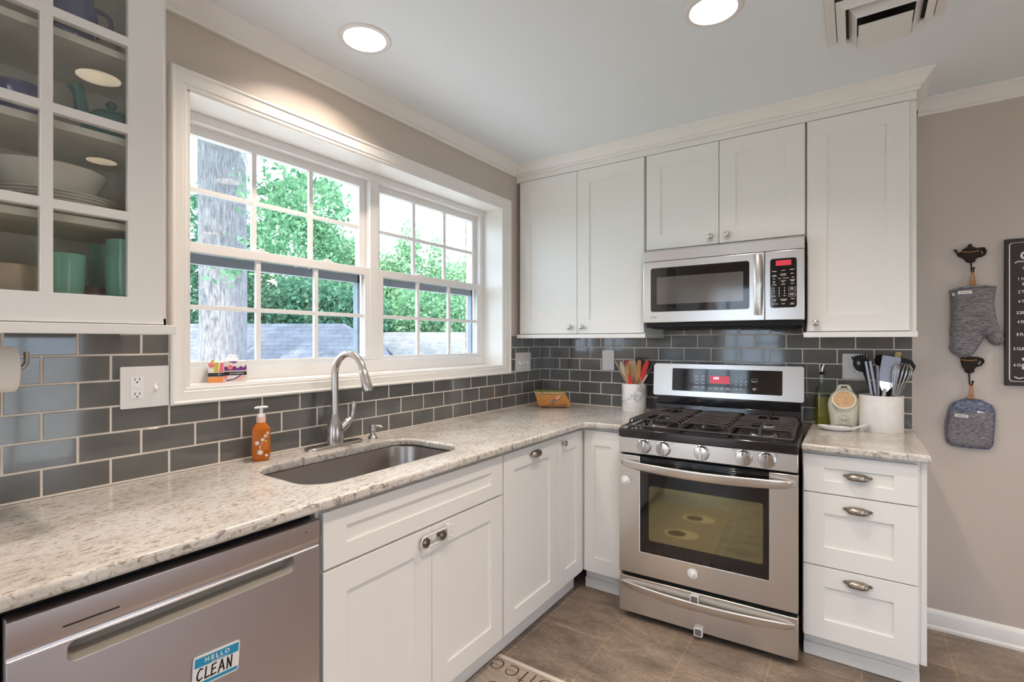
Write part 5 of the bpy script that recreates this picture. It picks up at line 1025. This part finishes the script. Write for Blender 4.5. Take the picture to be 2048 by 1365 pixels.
def foliage(blobs, n, size, mt, parent, nm='crown', hollow=.75):
    rnd = random.random; V, F = [], []; tot = sum(b[3]*b[4]*b[5] for b in blobs)**1
    for (x, y, z, a, b, c) in blobs:
        for _ in range(int(n*(a*b*c)/tot)):
            while True:
                d = Vector((rnd()*2-1, rnd()*2-1, rnd()*2-1)); L = d.length
                if .05 < L < 1: break
            d = d/L*(hollow+(1-hollow)*rnd())*(1+.22*math.sin(d.x*9+d.z*7)*math.cos(d.y*8))
            p = Vector((x+d.x*a, y+d.y*b, z+d.z*c)); s = size*(.6+.8*rnd())
            t = Vector((rnd()-.5, rnd()-.5, rnd()-.7)).normalized(); q = t.cross(Vector((rnd()-.5, rnd()-.5, rnd()-.5))).normalized()
            i = len(V); V += [p-t*s*.5, p+q*s*.28, p+t*s*.5, p-q*s*.28]; F.append((i, i+1, i+2, i+3))
    me = bpy.data.meshes.new(nm); org = ORG[parent.name]; me.from_pydata([tuple(v-org) for v in V], [], F); me.materials.append(mt); o = bpy.data.objects.new(nm, me); COL.objects.link(o); o.parent = parent; return o
def tree(label, lat_, dep, blobs, n, size, mt, tr=.15, th=2.5, hollow=.72):
    c = W3(lat_, dep, -1.5); t = thing('tree', label, 'tree', c)
    MB().tube([(c[0], c[1], z) for z in (-1.5, th*.5, th)], [tr, tr*.8, tr*.5], 10).build('trunk', M['bark'], t)
    foliage([(*W3(lat_+a, dep+b, z), rx_, rx_, rz_) for a, b, z, rx_, rz_ in blobs], n, size, mt, t, hollow=hollow); return t
c = W3(-4.61, 8, -1.5); bt = thing('oak_tree', 'thick grey-barked tree trunk close outside the left window', 'tree', c)
rs = []; rnd_ = random.Random(3)
for k in range(25):
    z = -1.5+k*.42; r = .332+.03*max(0, 1-k/5); rs.append([(c[0]+r*(1+.03*math.sin(5*a+z)+.02*math.sin(13*a))*math.cos(a), c[1]+r*(1+.03*math.sin(5*a+z)+.02*math.sin(13*a))*math.sin(a), z) for a in [2*PI*i/40 for i in range(40)]])
MB().rings(rs).build('trunk', M['bark'], bt, smooth=60)
m = MB()
for (a0, a1) in (((-4.5, 7.9, 5.2), (-2.4, 6.6, 4.1)), ((-4.5, 7.9, 4.8), (-3.2, 6.2, 3.3)), ((-4.7, 8, 5.0), (-5.6, 7, 3.6))):
    p, q = Vector(W3(*a0)), Vector(W3(*a1)); m.tube([tuple(p), tuple((p+q)/2+Vector((0, 0, .15))), tuple(q)], [.06, .035, .012], 8)
m.build('branch', M['bark'], bt)
foliage([(*W3(a, d, z), r_, r_, h_) for a, d, z, r_, h_ in ((-3.45, 7.2, 3.45, .55, .5), (-2.75, 6.9, 3.55, .55, .42), (-2.35, 6.7, 3.25, .3, .33), (-3.5, 7.4, 2.75, .6, .4), (-3.2, 7.2, 4.2, .7, .5), (-2.6, 7.0, 4.4, .8, .5), (-4.95, 7.2, 2.9, .35, .4), (-3.9, 7.0, 2.35, .38, .28), (-4.2, 7, 5.6, 1.6, .7), (-5.5, 6.2, 8.0, 2.2, .8), (-3.4, 5.6, 7.4, 2.0, .7), (-7.0, 7.0, 8.2, 2.0, .8))], 24000, .095, M['leafA'], bt, hollow=.2)
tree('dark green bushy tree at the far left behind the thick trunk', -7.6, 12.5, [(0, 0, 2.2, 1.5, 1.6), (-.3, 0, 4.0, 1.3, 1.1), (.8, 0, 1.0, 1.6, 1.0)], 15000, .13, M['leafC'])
tree('mid green tree behind the left sash just right of the trunk', -6.1, 14, [(0, 0, 3.3, 1.5, 1.9), (.6, 0, 1.6, 1.7, 1.3), (.3, .3, 5.2, 1.1, .9)], 18000, .135, M['leafA'])
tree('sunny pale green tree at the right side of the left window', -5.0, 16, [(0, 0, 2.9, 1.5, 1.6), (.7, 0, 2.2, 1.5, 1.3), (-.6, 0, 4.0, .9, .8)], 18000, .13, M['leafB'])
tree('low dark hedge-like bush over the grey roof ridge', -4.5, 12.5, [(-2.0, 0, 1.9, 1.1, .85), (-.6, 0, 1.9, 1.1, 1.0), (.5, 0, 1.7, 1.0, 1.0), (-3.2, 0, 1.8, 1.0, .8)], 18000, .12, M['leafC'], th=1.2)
tree('pointed tree rising against the sky in the right window', -3.35, 16, [(0, 0, 3.4, .75, 1.2), (.1, 0, 4.5, .42, .7), (.95, 0, 3.9, .42, .85), (0, 0, 2.2, 1.7, 1.2)], 15000, .13, M['leafB'], hollow=.45)
tree('broad leafy tree at the right of the right window', -1.9, 17, [(0, 0, 2.4, 1.9, 1.5), (.6, 0, 3.3, .9, .9), (1.6, 0, 2.6, 1.6, 1.4)], 18000, .13, M['leafB'])
tree('low green bush behind the pale shed roof', -2.5, 13.6, [(-1.0, 0, 1.6, .9, .8), (0, 0, 1.7, 1.1, .95), (1.3, 0, 1.6, 1.2, .9)], 15000, .12, M['leafA'], th=1.2)
def shed(name, label, ridge, eave, rz, ez, mt):
    # ridge / eave: pairs of (lateral, depth); hipped or raked roof slab with walls under it
    t = thing(name, label, 'shed', W3((ridge[0][0]+ridge[1][0])/2, ridge[0][1], -1.5)); th_ = .08
    A, B = [W3(a, d, rz) for a, d in ridge]; D, C = [W3(a, d, ez) for a, d in eave]; dn = lambda p: (p[0], p[1], p[2]-th_)
    D2, C2_ = [W3(a, 2*ridge[0][1]-d, ez) for a, d in eave]
    m = MB(); m.add([A, B, C, D, dn(A), dn(B), dn(C), dn(D)], [(0, 1, 2, 3), (4, 5, 6, 7), (2, 3, 7, 6), (1, 2, 6, 5), (0, 3, 7, 4)]); m.add([A, B, C2_, D2, dn(A), dn(B), dn(C2_), dn(D2)], [(0, 1, 2, 3), (4, 5, 6, 7), (2, 3, 7, 6), (1, 2, 6, 5), (0, 3, 7, 4)])
    m.add([A, D, D2], [(0, 1, 2)]) ; m.add([B, C, C2_], [(0, 1, 2)])
    m.build('roof', mt, t, smooth=0)
    g = lambda p, z: (p[0], p[1], z); m = MB(); q = [D, C, C2_, D2]; cen = [sum(p[i] for p in q)/4 for i in (0, 1)]; q = [(cen[0]+(p[0]-cen[0])*.96, cen[1]+(p[1]-cen[1])*.96, p[2]) for p in q]
    m.add([g(p, -1.5) for p in q]+[g(p, ez-.05) for p in q], [(0, 1, 5, 4), (1, 2, 6, 5), (2, 3, 7, 6), (3, 0, 4, 7)]); m.build('wall', M['siding'], t, smooth=0)
shed('garden_shed', 'grey shingled shed roof seen through the left window', [(-7.6, 10), (-3.33, 10)], [(-7.2, 7.4), (-1.72, 7.4)], 1.685, .35, M['shingle'])
shed('garage', 'pale sunlit shingled roof seen through the right window', [(-3.4, 12), (1.2, 12)], [(-1.62, 9), (1.6, 9)], 1.55, .6, M['shingle2'])
